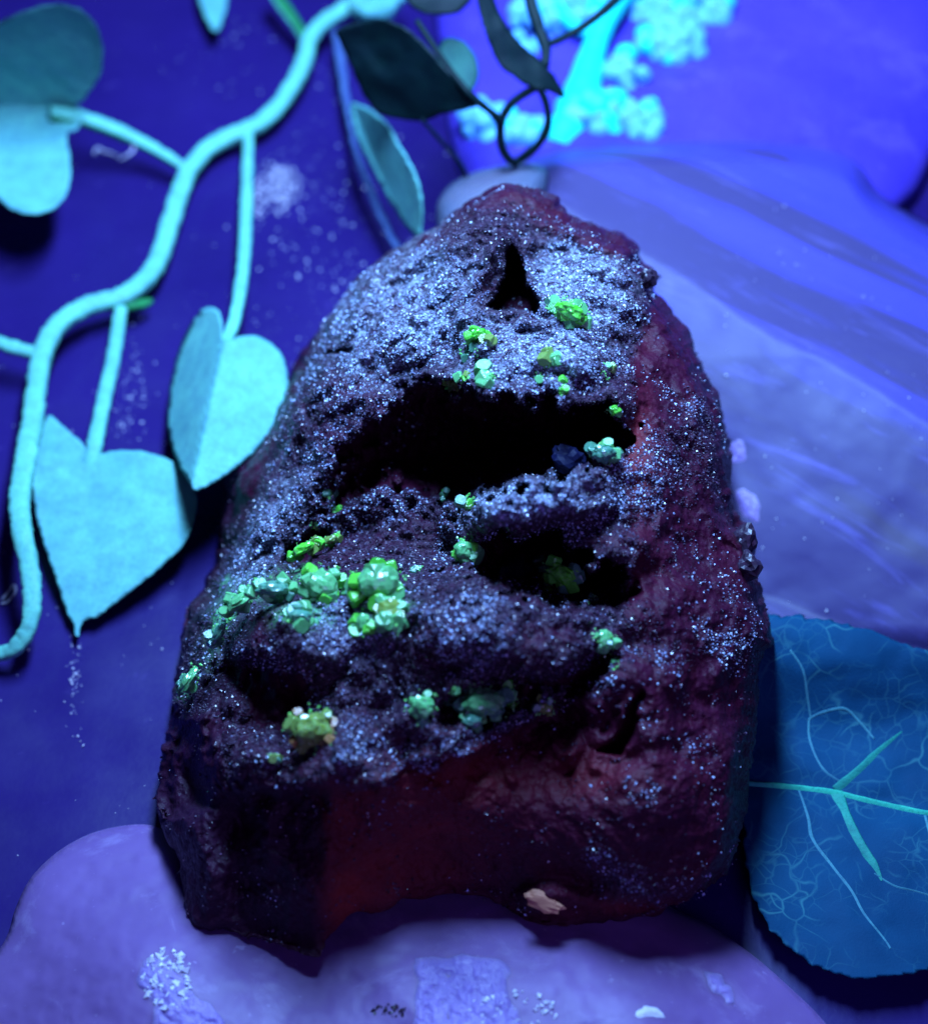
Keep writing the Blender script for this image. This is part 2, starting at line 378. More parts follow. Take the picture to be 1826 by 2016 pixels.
# lavender stone the specimen stands on
me, gfront = stone('stone', [(-220, 2080), (-80, 1960), (5, 1860), (30, 1790), (60, 1730), (110, 1680), (170, 1645), (230, 1628), (290, 1624), (340, 1640), (480, 1680), (700, 1700), (1000, 1700), (1250, 1750), (1330, 1792), (1400, 1825), (1480, 1880), (1560, 1950), (1625, 2016), (1720, 2140), (1500, 2330), (1000, 2420), (300, 2400), (-150, 2300)],
    [(-150, 2080, 17.6), (20, 1820, 18.5), (290, 1624, 19.2), (700, 1700, 18.7), (1330, 1792, 18.35), (1625, 2016, 17.5), (1720, 2140, 17.0), (1000, 2420, 16.3), (300, 2400, 16.3)],
    [(60, 1900, 17.8), (250, 1720, 18.4), (280, 1900, 17.3), (500, 1800, 18.0), (480, 1950, 17.25), (700, 1850, 17.62), (700, 1980, 17.1), (1000, 1780, 17.9), (1000, 1850, 17.45), (1000, 1980, 16.9), (1300, 1830, 17.75), (1300, 1950, 17.1), (1500, 2000, 17.3), (1000, 2200, 16.4), (300, 2150, 16.6)],
    70, 0.5, ST_FRONT, '', rough=(0.05, 1.0), seed=31, step=6)
front = empty('stone', P(700., 1950., 18.)); front.location.z = 0
tag(front, 'smooth lavender calcite stone that the foot of the dark specimen stands on', 'stone')
link('body', me, ST_FRONT, front)

# ------------------------------------------------------------------ the specimen
OUT = [(1000, 362), (1050, 368), (1095, 392), (1120, 420), (1165, 434), (1215, 450), (1257, 480), (1266, 515), (1280, 525), (1296, 545), (1288, 565), (1318, 610), (1350, 655), (1378, 700), (1405, 755), (1420, 810),
       (1432, 880), (1440, 960), (1450, 1008), (1474, 1032), (1490, 1070), (1494, 1110), (1503, 1170), (1524, 1225), (1522, 1268), (1504, 1292), (1500, 1350), (1490, 1450), (1472, 1560), (1466, 1640), (1445, 1710), (1410, 1758),
       (1370, 1780), (1320, 1792), (1270, 1805), (1200, 1812), (1120, 1820), (1060, 1816), (1010, 1800), (960, 1780), (900, 1772), (820, 1778), (760, 1795), (690, 1812), (655, 1838), (643, 1868), (622, 1886), (565, 1870),
       (505, 1852), (458, 1842), (440, 1824), (382, 1830), (365, 1798), (354, 1750), (340, 1692), (316, 1640), (307, 1580), (305, 1520), (318, 1455), (334, 1408), (330, 1380), (342, 1330), (352, 1250), (368, 1190), (402, 1150), (428, 1090),
       (438, 1000), (444, 930), (490, 870), (530, 815), (566, 745), (600, 690), (640, 622), (700, 545), (762, 500), (832, 458), (900, 416), (950, 384)]
outd = tps([(1000, 362, 20.6), (1258, 480, 20.6), (1350, 655, 20.6), (1440, 960, 20.3), (1524, 1225, 19.5), (1490, 1450, 18.9), (1466, 1640, 18.4), (1370, 1780, 17.95), (1120, 1820, 17.55), (900, 1772, 17.8), (643, 1868, 17.3),
            (440, 1824, 17.75), (340, 1692, 18.3), (305, 1520, 19.0), (342, 1330, 20.0), (402, 1150, 20.9), (444, 930, 22.0), (566, 745, 22.3), (700, 545, 21.9), (832, 458, 21.3)])
inn = tps([(1000, 420, 19.7), (1150, 480, 19.4), (930, 470, 19.3), (830, 560, 19.5), (760, 640, 19.35), (690, 720, 19.5), (880, 680, 18.8), (1000, 620, 18.6), (1060, 560, 18.9), (1160, 560, 18.8), (1220, 640, 18.7),
           (1050, 700, 17.95), (950, 740, 17.85), (1150, 740, 17.9), (860, 760, 18.4), (1260, 780, 18.2), (1340, 800, 18.6), (1300, 950, 17.9), (1380, 1000, 18.4), (640, 800, 19.3), (560, 900, 19.8), (600, 960, 19.1), (530, 1050, 19.2),
           (1060, 990, 17.35), (950, 1020, 17.5), (1200, 970, 17.6), (800, 1050, 18.85), (700, 1050, 19.05), (890, 1085, 18.5), (600, 1080, 18.9), (460, 1150, 19.2), (480, 1200, 18.5), (620, 1150, 17.9), (740, 1150, 17.65), (900, 1140, 17.4),
           (860, 1230, 17.0), (1050, 1220, 16.95), (960, 1300, 16.75), (1100, 1300, 16.95), (1200, 1220, 17.3), (700, 1280, 17.1), (550, 1230, 17.35), (400, 1330, 18.6), (420, 1400, 18.0), (560, 1400, 17.3), (700, 1400, 16.9), (900, 1400, 16.9), (1050, 1400, 17.1),
           (500, 1500, 17.0), (700, 1510, 16.6), (900, 1490, 16.65), (380, 1480, 17.9), (1150, 1420, 17.15), (1300, 1200, 17.3), (1400, 1200, 17.7), (1300, 1400, 16.95), (1420, 1400, 17.6), (1100, 1560, 16.75), (1300, 1580, 16.75), (1400, 1600, 17.2),
           (800, 1620, 16.75), (640, 1640, 16.65), (500, 1640, 17.0), (400, 1650, 17.6), (950, 1680, 16.95), (800, 1730, 17.0), (620, 1780, 16.85), (480, 1770, 17.25), (1100, 1720, 16.95), (1300, 1720, 17.05), (1000, 1760, 17.3)])
def blob(px, py, cx, cy, rx, ry, ang=0.0, pw=2.0):
    a = math.radians(ang); dx = px - cx; dy = py - cy
    u = (dx * math.cos(a) + dy * math.sin(a)) / rx; v = (-dx * math.sin(a) + dy * math.cos(a)) / ry
    return np.exp(-(np.abs(u) ** pw + np.abs(v) ** pw))
CAV_MAIN = [(660, 880), (720, 838), (755, 812), (775, 770), (850, 752), (900, 768), (960, 772), (1040, 792), (1120, 786), (1190, 796), (1238, 838), (1232, 884), (1180, 902), (1120, 920), (1040, 946), (965, 968), (915, 1000), (900, 1040), (870, 1010), (820, 988), (760, 982), (710, 985), (670, 1010), (640, 1040), (600, 1030), (630, 960), (650, 915)]
CAV_LOW = [(925, 1062), (960, 1050), (1020, 1052), (1085, 1048), (1130, 1080), (1180, 1120), (1230, 1110), (1235, 1150), (1200, 1185), (1140, 1195), (1080, 1165), (1010, 1150), (960, 1130), (930, 1105), (900, 1090)]
CAV_LEFT = [(545, 1110), (560, 1075), (620, 1045), (655, 1055), (660, 1080), (620, 1100), (570, 1125)]
CAV_POCK = [(450, 1310), (520, 1300), (640, 1315), (645, 1380), (625, 1410), (570, 1470), (480, 1450), (455, 1400)]
CAV_TIP = [(1008, 478), (1026, 515), (1036, 560), (1062, 590), (1058, 618), (1020, 606), (985, 612), (960, 604), (975, 575), (990, 540), (996, 500)]
CAV_SLIT = [(1262, 1365), (1252, 1410), (1238, 1462), (1225, 1492), (1180, 1478), (1215, 1450), (1235, 1400)]
CAV_UNDER = [(985, 1335), (1080, 1330), (1150, 1300), (1215, 1290), (1190, 1330), (1120, 1370), (1060, 1365), (1040, 1400), (980, 1415), (930, 1435), (860, 1410), (870, 1370)]
CAV_CR = [(625, 693), (650, 688), (692, 687), (690, 695), (650, 698)]
CAV_EDGE = [(345, 1420), (385, 1440), (400, 1500), (395, 1600), (330, 1600), (310, 1520)]
def ca(px, py, poly, soft0, warp=9.0, ws=38.0, seed=0):
    q = np.stack([px / ws, py / ws, np.full_like(px, seed * 3.1)], -1)
    wx = warp * fbm(q, 3, seed); wy = warp * fbm(q, 3, seed + 40)
    sd = poly_sd(px + wx, py + wy, poly)[0]
    soft = soft0 + (34 * sstep(890, 985, py) if seed == 1 else 40 * sstep(1120, 1180, py) if seed == 2 else 0)
    return sstep(-soft * 0.5, soft * 0.5, sd), sd
MASK = {}
DRUZY = [(960, 384), (1090, 470), (1240, 505), (1285, 590), (1250, 690), (1238, 800), (1225, 950), (1245, 1060), (1225, 1180), (1215, 1310), (1130, 1372), (1060, 1420), (960, 1452), (860, 1502), (700, 1546), (560, 1548), (450, 1530), (430, 1440), (400, 1400),
         (318, 1390), (345, 1250), (410, 1130), (505, 960), (550, 830), (610, 680), (700, 540), (835, 452)]
def rock_front(px, py, sd, par):
    Rr = 62 - 14 * sstep(500, 900, px) + 45 * blob(px, py, 480, 950, 110, 200)
    sd = np.maximum(sd + np.clip(sd / 8, 0, 1) * 3 * fbm(np.stack([px / 22, py / 22, px * 0], -1), 3, 27), 0)
    t = np.clip(sd / Rr, 0, 1); k = 1 - np.sqrt(1 - (1 - t) ** 2)
    a = inn(px, py)
    # relief added before the cavities are sunk
    lx, ly = px + 14 * fbm(np.stack([px / 60, py / 60, px * 0], -1), 3, 12), py
    sb = ((lx - 985) * 250 + (ly - 440) * 105) / math.hypot(250, 105)
    a = a - 0.34 * np.where(sb > 0, np.clip(1 - sb / 62, 0, 1), np.clip(1 + sb / 26, 0, 1)) * sstep(420, 470, py) * sstep(700, 620, py)
    sl = ((lx - 1000) * 420 + (ly - 420) * 360) / math.hypot(420, 360)
    a = a + 0.16 * np.exp(-((sl + 95) / 60) ** 2) * sstep(440, 520, py) * sstep(800, 720, py)
    a = a - 0.16 * blob(px, py, 935, 520, 75, 95, 10) - 0.42 * blob(px, py, 505, 1240, 78, 52, -12, 5) - 0.32 * blob(px, py, 965, 1235, 165, 90, 8, 5) + 0.28 * blob(px, py, 795, 1300, 20, 80, 5) + 0.16 * blob(px, py, 660, 1330, 30, 70, 20)
    a = a - 0.34 * blob(px, py, 1060, 985, 160, 48, -10, 6) - 0.10 * blob(px, py, 800, 1050, 95, 60) - 0.16 * blob(px, py, 1410, 1450, 38, 45, -30)
    a = a - 0.13 * blob(px, py, 1045, 690, 150, 50, 0, 4) - 0.30 * blob(px, py, 1070, 1770, 55, 30, -15) + 0.28 * blob(px, py, 1150, 1735, 60, 32, 10) + 0.2 * blob(px, py, 880, 1700, 120, 70)
    a = a + 0.22 * blob(px, py, 390, 1530, 40, 130, 0) - 0.12 * blob(px, py, 650, 1650, 22, 170, 4) + 0.16 * blob(px, py, 560, 1700, 40, 120, 5)
    wob = 14 * fbm(np.stack([px / 40, py / 40, px * 0], -1), 3, 23)
    a = a + 0.34 * sstep(0, 34, py + wob - 1546 + np.maximum(px - 700, 0) * 0.36 + np.maximum(px - 960, 0) * 0.3) * sstep(400, 480, px) * sstep(1240, 1080, px)
    a = a + 0.10 * blob(px, py, 1245, 860, 26, 190, 3) - 0.10 * blob(px, py, 1250, 1050, 60, 80)
    d = a + (outd(px, py) - a) * k
    q = P(px, py, d)
    MASK['q'] = q
    ridge = 1 - np.abs(fbm(q * np.array([1.4, 1.4, 1.9]), 4, 60))
    rel = 0.11 * fbm(q * 0.9, 3, 1) + 0.07 * fbm(q * 2.6, 3, 2) - 0.08 * (ridge - 0.6)
    low = sstep(1480, 1600, py) ; smooth = np.clip(low + sstep(1230, 1330, px) * 0.6, 0, 1)
    lump = worley(q * 3.1 + 0.3 * fbm(q * 3, 2, 9)[..., None], 4); crag = worley(q * np.array([1.1, 1.1, 1.5]) + 0.35 * fbm(q * 1.5, 3, 19)[..., None], 8)
    rel = rel * 1.2 + 0.17 * (lump - 0.5) + 0.42 * (crag - 0.5)
    d = d + t * rel * (1 - 0.80 * smooth)
    lowl = blob(px, py, 450, 1680, 190, 240, 0, 4)
    d = d + t * lowl * 0.16 * fbm(q * 2.0, 4, 80)
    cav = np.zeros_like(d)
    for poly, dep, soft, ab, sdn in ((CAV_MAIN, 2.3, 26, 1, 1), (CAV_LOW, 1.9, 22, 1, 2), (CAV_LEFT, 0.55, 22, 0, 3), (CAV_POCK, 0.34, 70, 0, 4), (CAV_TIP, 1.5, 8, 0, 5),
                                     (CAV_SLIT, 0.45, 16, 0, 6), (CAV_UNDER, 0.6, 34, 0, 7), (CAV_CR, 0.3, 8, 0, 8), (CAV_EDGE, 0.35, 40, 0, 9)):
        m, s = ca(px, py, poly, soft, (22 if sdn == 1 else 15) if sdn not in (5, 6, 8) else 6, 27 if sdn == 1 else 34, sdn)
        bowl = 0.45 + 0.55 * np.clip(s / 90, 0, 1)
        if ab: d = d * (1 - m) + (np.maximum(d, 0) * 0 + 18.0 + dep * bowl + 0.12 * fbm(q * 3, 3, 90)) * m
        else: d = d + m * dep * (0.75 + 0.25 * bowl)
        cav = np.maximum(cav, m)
    # druzy coverage (a real coating, left off cavities and left flank as painted shade): upper half, ledges, mounds; bare on the lower and right faces
    q = P(px, py, d); MASK['q'] = q
    dsd = poly_sd(px + 16 * fbm(q * 2.2, 3, 5), py + 16 * fbm(q * 2.2, 3, 6), DRUZY)[0]
    dz = 0.95 * sstep(-14, 16, dsd)
    dz = dz * (1 - 0.85 * blob(px, py, 1180, 430, 110, 40, 18, 4)) * (1 - 0.8 * blob(px, py, 1040, 395, 80, 28, 0, 4)) * (1 - 0.7 * blob(px, py, 870, 480, 42, 26, -30, 4))
    dz = dz * (1 - 0.8 * blob(px, py, 1050, 1270, 85, 45, 0, 4)) * (1 - 0.75 * blob(px, py, 880, 1265, 70, 45, 0, 4)) * (1 - 0.85 * blob(px, py, 545, 1370, 100, 60, 0, 4)) * (1 - 0.6 * blob(px, py, 500, 1240, 40, 30, 0, 4))
    dz = np.clip(np.maximum(dz, 0.004 + 0.012 * sstep(0.15, 0.8, fbm(q * 2.5, 3, 77))) * 1.0 + 0.28 * blob(px, py, 1350, 870, 60, 80) + 0.25 * blob(px, py, 1040, 400, 90, 40) + 0.5 * blob(px, py, 1230, 1740, 80, 26, 28) + 0.22 * blob(px, py, 1260, 1010, 60, 60) + 0.45 * blob(px, py, 1190, 1270, 40, 50) + 0.10 * blob(px, py, 1400, 1240, 100, 60), 0, 1)
    dz = dz * (1 - 0.8 * blob(px, py, 400, 1650, 110, 220, 0, 6)) * (0.15 + 0.85 * np.maximum(sstep(6, 28, sd) * (1 - 0.95 * blob(px, py, 462, 950, 42, 95, 18, 6)), sstep(600, 640, px)))
    brt = np.clip(blob(px, py, 790, 610, 165, 105, -40, 4) + 0.7 * blob(px, py, 520, 1060, 45, 150, 28, 4) + blob(px, py, 1140, 560, 95, 75, 20, 4) + blob(px, py, 1040, 690, 150, 65, 0, 4) + 1.0 * blob(px, py, 1040, 980, 135, 42, -8, 4) + 0.7 * blob(px, py, 680, 1240, 90, 60, 0, 4), 0, 1); MASK['brt'] = brt
    dz = np.clip(dz + 0.5 * brt, 0, 1.3)
    dz = np.clip(dz * (0.55 + 0.75 * (fbm(q * 2.2, 4, 33) * 0.5 + 0.5)), 0, 1)
    d = d + t * (0.020 + 0.028 * dz) * fbm(q * 9, 3, 8, 0.65) + t * 0.016 * dz * fbm(q * 26, 2, 14)
    gr = 0.9 * blob(px, py, 520, 1150, 95, 28, -12, 4) + 0.8 * blob(px, py, 430, 1230, 26, 75, 22, 4) + 0.7 * blob(px, py, 590, 1215, 60, 30, 0, 4) + 0.5 * blob(px, py, 360, 1345, 20, 45, 25, 4) + 0.45 * blob(px, py, 770, 1210, 40, 40)
    gr = np.clip(gr * (0.2 + 1.2 * sstep(-0.3, 0.4, fbm(q * 4, 3, 71))), 0, 1)
    MASK['green'] = gr
    dz = dz * (1 - 0.9 * sstep(0.9, 1.0, cav)); MASK['druzy'] = dz; MASK['cav'] = cav; MASK['t'] = t; MASK['black'] = np.clip(sstep(660, 600, px + 20 * fbm(q * 2, 3, 15)) * sstep(1500, 1580, py) + 0.8 * sstep(520, 430, px), 0, 1)  # cavity lining left bare so its colour stays dark like shade
    MASK['rust'] = np.clip((blob(px, py, 800, 1620, 180, 150, -25, 4) * 0.8 + blob(px, py, 680, 1760, 60, 80) * 0.9 + 0.5 * blob(px, py, 1250, 880, 35, 150) + 0.55 * blob(px, py, 1230, 1790, 120, 20) + 0.4 * blob(px, py, 1100, 1520, 160, 60)) * (0.35 + 0.8 * (fbm(q * 1.3, 4, 51) * 0.5 + 0.5)), 0, 1)
    return np.minimum(d, tdepth(px, py) - 0.05)
def rock_back(px, py, sd, par):
    t = np.clip(sd / 260, 0, 1); b = 2.6 - 2.1 * sstep(1350, 1700, py)
    d = outd(px, py) + b * np.sqrt(1 - (1 - t) ** 2)
    q = P(px, py, d); d = np.maximum(d + 0.12 * t * fbm(q, 3, 44), rock_front_cache + 0.35 * np.clip(sd / 40, 0, 1))
    return np.minimum(d, np.maximum(tdepth(px, py) - 0.01, rock_front_cache + 0.01))
rock_front_cache = None
def rf(px, py, sd, par):
    global rock_front_cache
    rock_front_cache = rock_front(px, py, sd, par); return rock_front_cache
OUTS = spline(OUT, 5)
me, grock = solid('matrix', OUTS, rf, rock_back, 3.2, jag=3.6, pj=16)
# roughen the steep flanks and the back along their normals
nv = len(me.vertices); co = np.zeros(nv * 3); no = np.zeros(nv * 3); me.vertices.foreach_get('co', co); me.vertices.foreach_get('normal', no)
co = co.reshape(-1, 3); no = no.reshape(-1, 3); wt = np.ones(nv); wt[:grock['n']] = 1 - sstep(0.25, 0.8, MASK['t'][grock['used']])
q = co / CM; dsp = 0.05 * fbm(q * 1.3, 3, 201) - 0.02 + 0.03 * fbm(q * 5, 3, 202)
lat = 0.022 * np.stack([fbm(q * 2.5, 3, 211), fbm(q * 2.5, 3, 212), fbm(q * 2.5, 3, 213)], -1)
co = co + (no * dsp[:, None] + lat) * wt[:, None] * CM * 0.9
co[:, 2] = np.maximum(co[:, 2], 0.0003); me.vertices.foreach_set('co', co.ravel()); me.update()
spec = empty('mineral_specimen', P(800., 1750., 17.6))
tag(spec, 'dark reddish brown pyramid of rock with sparkling pits and green glowing crystals', 'mineral')
body = link('matrix', me, ROCK, spec)
nv = len(me.vertices); used = grock['used']
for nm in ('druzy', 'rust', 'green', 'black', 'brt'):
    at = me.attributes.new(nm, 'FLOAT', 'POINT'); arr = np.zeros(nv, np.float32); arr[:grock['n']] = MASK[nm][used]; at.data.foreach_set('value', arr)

# sparkling grains: far too many to count, joined into one coating
V0 = np.array([(1, 0, 0), (-1, 0, 0), (0, 1, 0), (0, -1, 0), (0, 0, 1.5), (0, 0, -0.8)], float)
F0 = np.array([(0, 2, 4), (2, 1, 4), (1, 3, 4), (3, 0, 4), (2, 0, 5), (1, 2, 5), (3, 1, 5), (0, 3, 5)])
def rand_rot(n):
    u = rng.normal(size=(n, 4)); u /= np.linalg.norm(u, axis=1)[:, None]; a, b, c, d = u.T
    return np.stack([np.stack([a*a+b*b-c*c-d*d, 2*(b*c-a*d), 2*(b*d+a*c)], -1), np.stack([2*(b*c+a*d), a*a-b*b+c*c-d*d, 2*(c*d-a*b)], -1), np.stack([2*(b*d-a*c), 2*(c*d+a*b), a*a-b*b-c*c+d*d], -1)], 1)
def scatter(name, pts, size, mat, parent, kind=None, tone=None):
    n = len(pts); R = rand_rot(n)
    sh = V0[None] * (0.7 + 0.6 * rng.random((n, 1, 3)))
    V = np.einsum('nij,nkj->nki', R, sh) * size[:, None, None] + pts[:, None]
    F = (F0[None] + 6 * np.arange(n)[:, None, None]).reshape(-1, 3)
    me = mesh(name, V.reshape(-1, 3), F)
    if tone is not None:
        at = me.attributes.new('tone', 'FLOAT', 'POINT'); at.data.foreach_set('value', np.repeat(tone, 6).astype(np.float32))
    o = link(name, me, mat, parent, smooth=False)
    if kind: o['kind'] = kind
    return o
ii = np.argwhere(used & (grock['sd'] > 4))
prob = MASK['druzy'][ii[:, 0], ii[:, 1]] ** 1.3 * (1 + 1.2 * MASK['brt'][ii[:, 0], ii[:, 1]]) + 0.0012
clump = 0.05 + 1.4 * sstep(-0.15, 0.6, fbm(MASK['q'][ii[:, 0], ii[:, 1]] * 3.2, 3, 61))
prob = prob * clump * (1 - 0.93 * sstep(0.9, 1.0, MASK['cav'][ii[:, 0], ii[:, 1]])); prob /= prob.sum()  # grains kept out of the cavities to hold their painted shade
pick = ii[rng.choice(len(ii), 66000, replace=False, p=prob)]
gp = P(grock['gx'][pick[:, 0], pick[:, 1]] + rng.uniform(-1.6, 1.6, len(pick)), grock['gy'][pick[:, 0], pick[:, 1]] + rng.uniform(-1.6, 1.6, len(pick)), grock['d'][pick[:, 0], pick[:, 1]])
sz = 0.0038 + 0.0125 * rng.random(len(pick)) ** 2.2
pq = MASK['q'][pick[:, 0], pick[:, 1]]; pb = MASK['brt'][pick[:, 0], pick[:, 1]]
patch = 0.36 + 0.70 * np.maximum(sstep(-0.15, 0.5, fbm(pq * 1.2, 3, 91)), 0.9 * pb * sstep(-0.5, 0.3, fbm(pq * 2.4, 3, 92)))
tone = np.clip((0.12 + 1.0 * rng.random(len(pick)) ** 1.6) * patch + 0.30 * pb, 0, 1)
scatter('druzy_coating', gp, sz, GRAIN, spec, 'stuff', tone)
pr2 = (MASK['druzy'][ii[:, 0], ii[:, 1]] * (0.4 + MASK['brt'][ii[:, 0], ii[:, 1]]) + 0.008); pr2 /= pr2.sum()   # the few larger glinting faces
pk2 = ii[rng.choice(len(ii), 2600, replace=False, p=pr2)]
scatter('glinting_flakes', P(grock['gx'][pk2[:, 0], pk2[:, 1]], grock['gy'][pk2[:, 0], pk2[:, 1]], grock['d'][pk2[:, 0], pk2[:, 1]] - 0.004), 0.006 + 0.011 * rng.random(len(pk2)) ** 2, GRAIN, spec, 'stuff', 0.55 + 0.45 * rng.random(len(pk2)))

# faceted green crystals
def crystal_mesh(seed, kindc):
    r = random.Random(seed); bm = bmesh.new(); bmesh.ops.create_cube(bm, size=2)
    for v in bm.verts: v.co = Vector((v.co.x * r.uniform(.8, 1.1), v.co.y * r.uniform(.8, 1.1), v.co.z * r.uniform(.75, 1.2))) + Vector((r.uniform(-.12, .12), r.uniform(-.12, .12), r.uniform(-.12, .12)))
    bmesh.ops.bevel(bm, geom=list(bm.verts) if kindc else list(bm.edges), offset=0.55 if kindc else 0.28, segments=1, affect='VERTICES' if kindc else 'EDGES')
    for v in bm.verts: v.co *= CM
    me = bpy.data.meshes.new('crystal'); bm.to_mesh(me); bm.free(); return me
TEMPL = {}
def crystal(parent, c, size, mat):
    key = (random.randrange(6), mat.name)
    if key not in TEMPL:
        mm = crystal_mesh(key[0] + 3, key[0] % 2); mm.materials.append(mat); TEMPL[key] = mm
    o = bpy.data.objects.new('crystal', TEMPL[key]); C.objects.link(o)
    o.parent = parent
    o.matrix_parent_inverse = Matrix.Identity(4)
    o.location = (Vector(c) - Vector(parent['_c'])) * CM
    o.rotation_euler = Euler([random.uniform(0, 6.28) for _ in range(3)]); o.scale = (size,) * 3
    return o
def cluster(px, py, rpx, n, mats, smin=7, smax=13, ell=1.0, ang=0, lift=0.2, core=True):
    d0 = min(look(grock, px, py), look(grock, px, py + 1.3 * rpx) + 0.12, look(grock, px + rpx, py + 0.6 * rpx) + 0.2) - (0.12 if 1340 < py < 1430 and px > 780 else 0.0); c0 = P(float(px), float(py), d0)
    k = K * d0                                # cm per pixel here
    e = mesh_core(rpx * 0.72, ell, ang, k, mats[-1], c0) if core else None
    if e is None:
        e = bpy.data.objects.new('crystal_cluster', None); C.objects.link(e); e.empty_display_size = 0.001
    e.parent = spec; e.matrix_parent_inverse = Matrix.Identity(4)
    e.location = (Vector(c0) * CM) - spec.location
    e['_c'] = tuple(float(v) for v in c0)
    for i in range(max(2, int(n * 1.0))):
        rr = rpx * math.sqrt(random.random()) * 0.95; th = random.uniform(0, 6.283)
        dx, dy = rr * math.cos(th), rr * ell * math.sin(th); a = math.radians(ang)
        x = px + dx * math.cos(a) - dy * math.sin(a); y = py + dx * math.sin(a) + dy * math.cos(a)
        s = random.uniform(smin, smax) * k * 1.02
        dd = min(look(grock, x, y), d0 + 0.12) - lift * k * rpx * (1 - (rr / rpx) ** 2) * (1 if core else 0.2) - 0.25 * s
        crystal(e, P(x, y, dd), s, random.choice(mats))
    m = int(6 + 0.9 * rpx)
    for _ in range(m):
        rr = rpx * 1.15 * math.sqrt(random.random()); th = random.uniform(0, 6.283); dx, dy = rr * math.cos(th), rr * ell * math.sin(th); a = math.radians(ang)
        x = px + dx * math.cos(a) - dy * math.sin(a); y = py + dx * math.sin(a) + dy * math.cos(a); q_ = min(rr / rpx, 1)
        FROST.append(P(x, y, min(look(grock, x, y), d0 + 0.12) - (0.30 + lift) * k * rpx * (1 - q_ * q_) * (1 if core else 0.5))); FSZ.append(random.uniform(1.2, 4.2) * k)
    if '_c' in e: del e['_c']
    return e
def mesh_core(rpx, ell, ang, k, mat, c0):
    bm = bmesh.new(); bmesh.ops.create_icosphere(bm, subdivisions=3, radius=1)
    a = -math.radians(ang)
    V = np.array([v.co[:] for v in bm.verts]); F = [[v.index for v in f.verts] for f in bm.faces]; bm.free()
    V = V * (1 + 0.22 * fbm(V * 1.7 + c0 * 3, 3, 5)[:, None] + 0.10 * np.round(2 * fbm(V * 3 + c0, 2, 6))[:, None] / 2)
    L = np.stack([V[:, 0], V[:, 1] * ell, V[:, 2] * 0.75], 1) * rpx * k
    x = L[:, 0] * math.cos(a) - L[:, 1] * math.sin(a); y = L[:, 0] * math.sin(a) + L[:, 1] * math.cos(a)
    Wd = x[:, None] * RGT + y[:, None] * UPV + L[:, 2:3] * -FWD
    me = mesh('crystal_cluster', Wd, F); o = bpy.data.objects.new('crystal_cluster', me); C.objects.link(o); me.materials.append(mat)
    return o
B, PL, OL, TL, OR = CR_BRIGHT, CR_PALE, CR_OLIVE, CR_TEAL, CR_ORANGE
FROST = []; FSZ = []
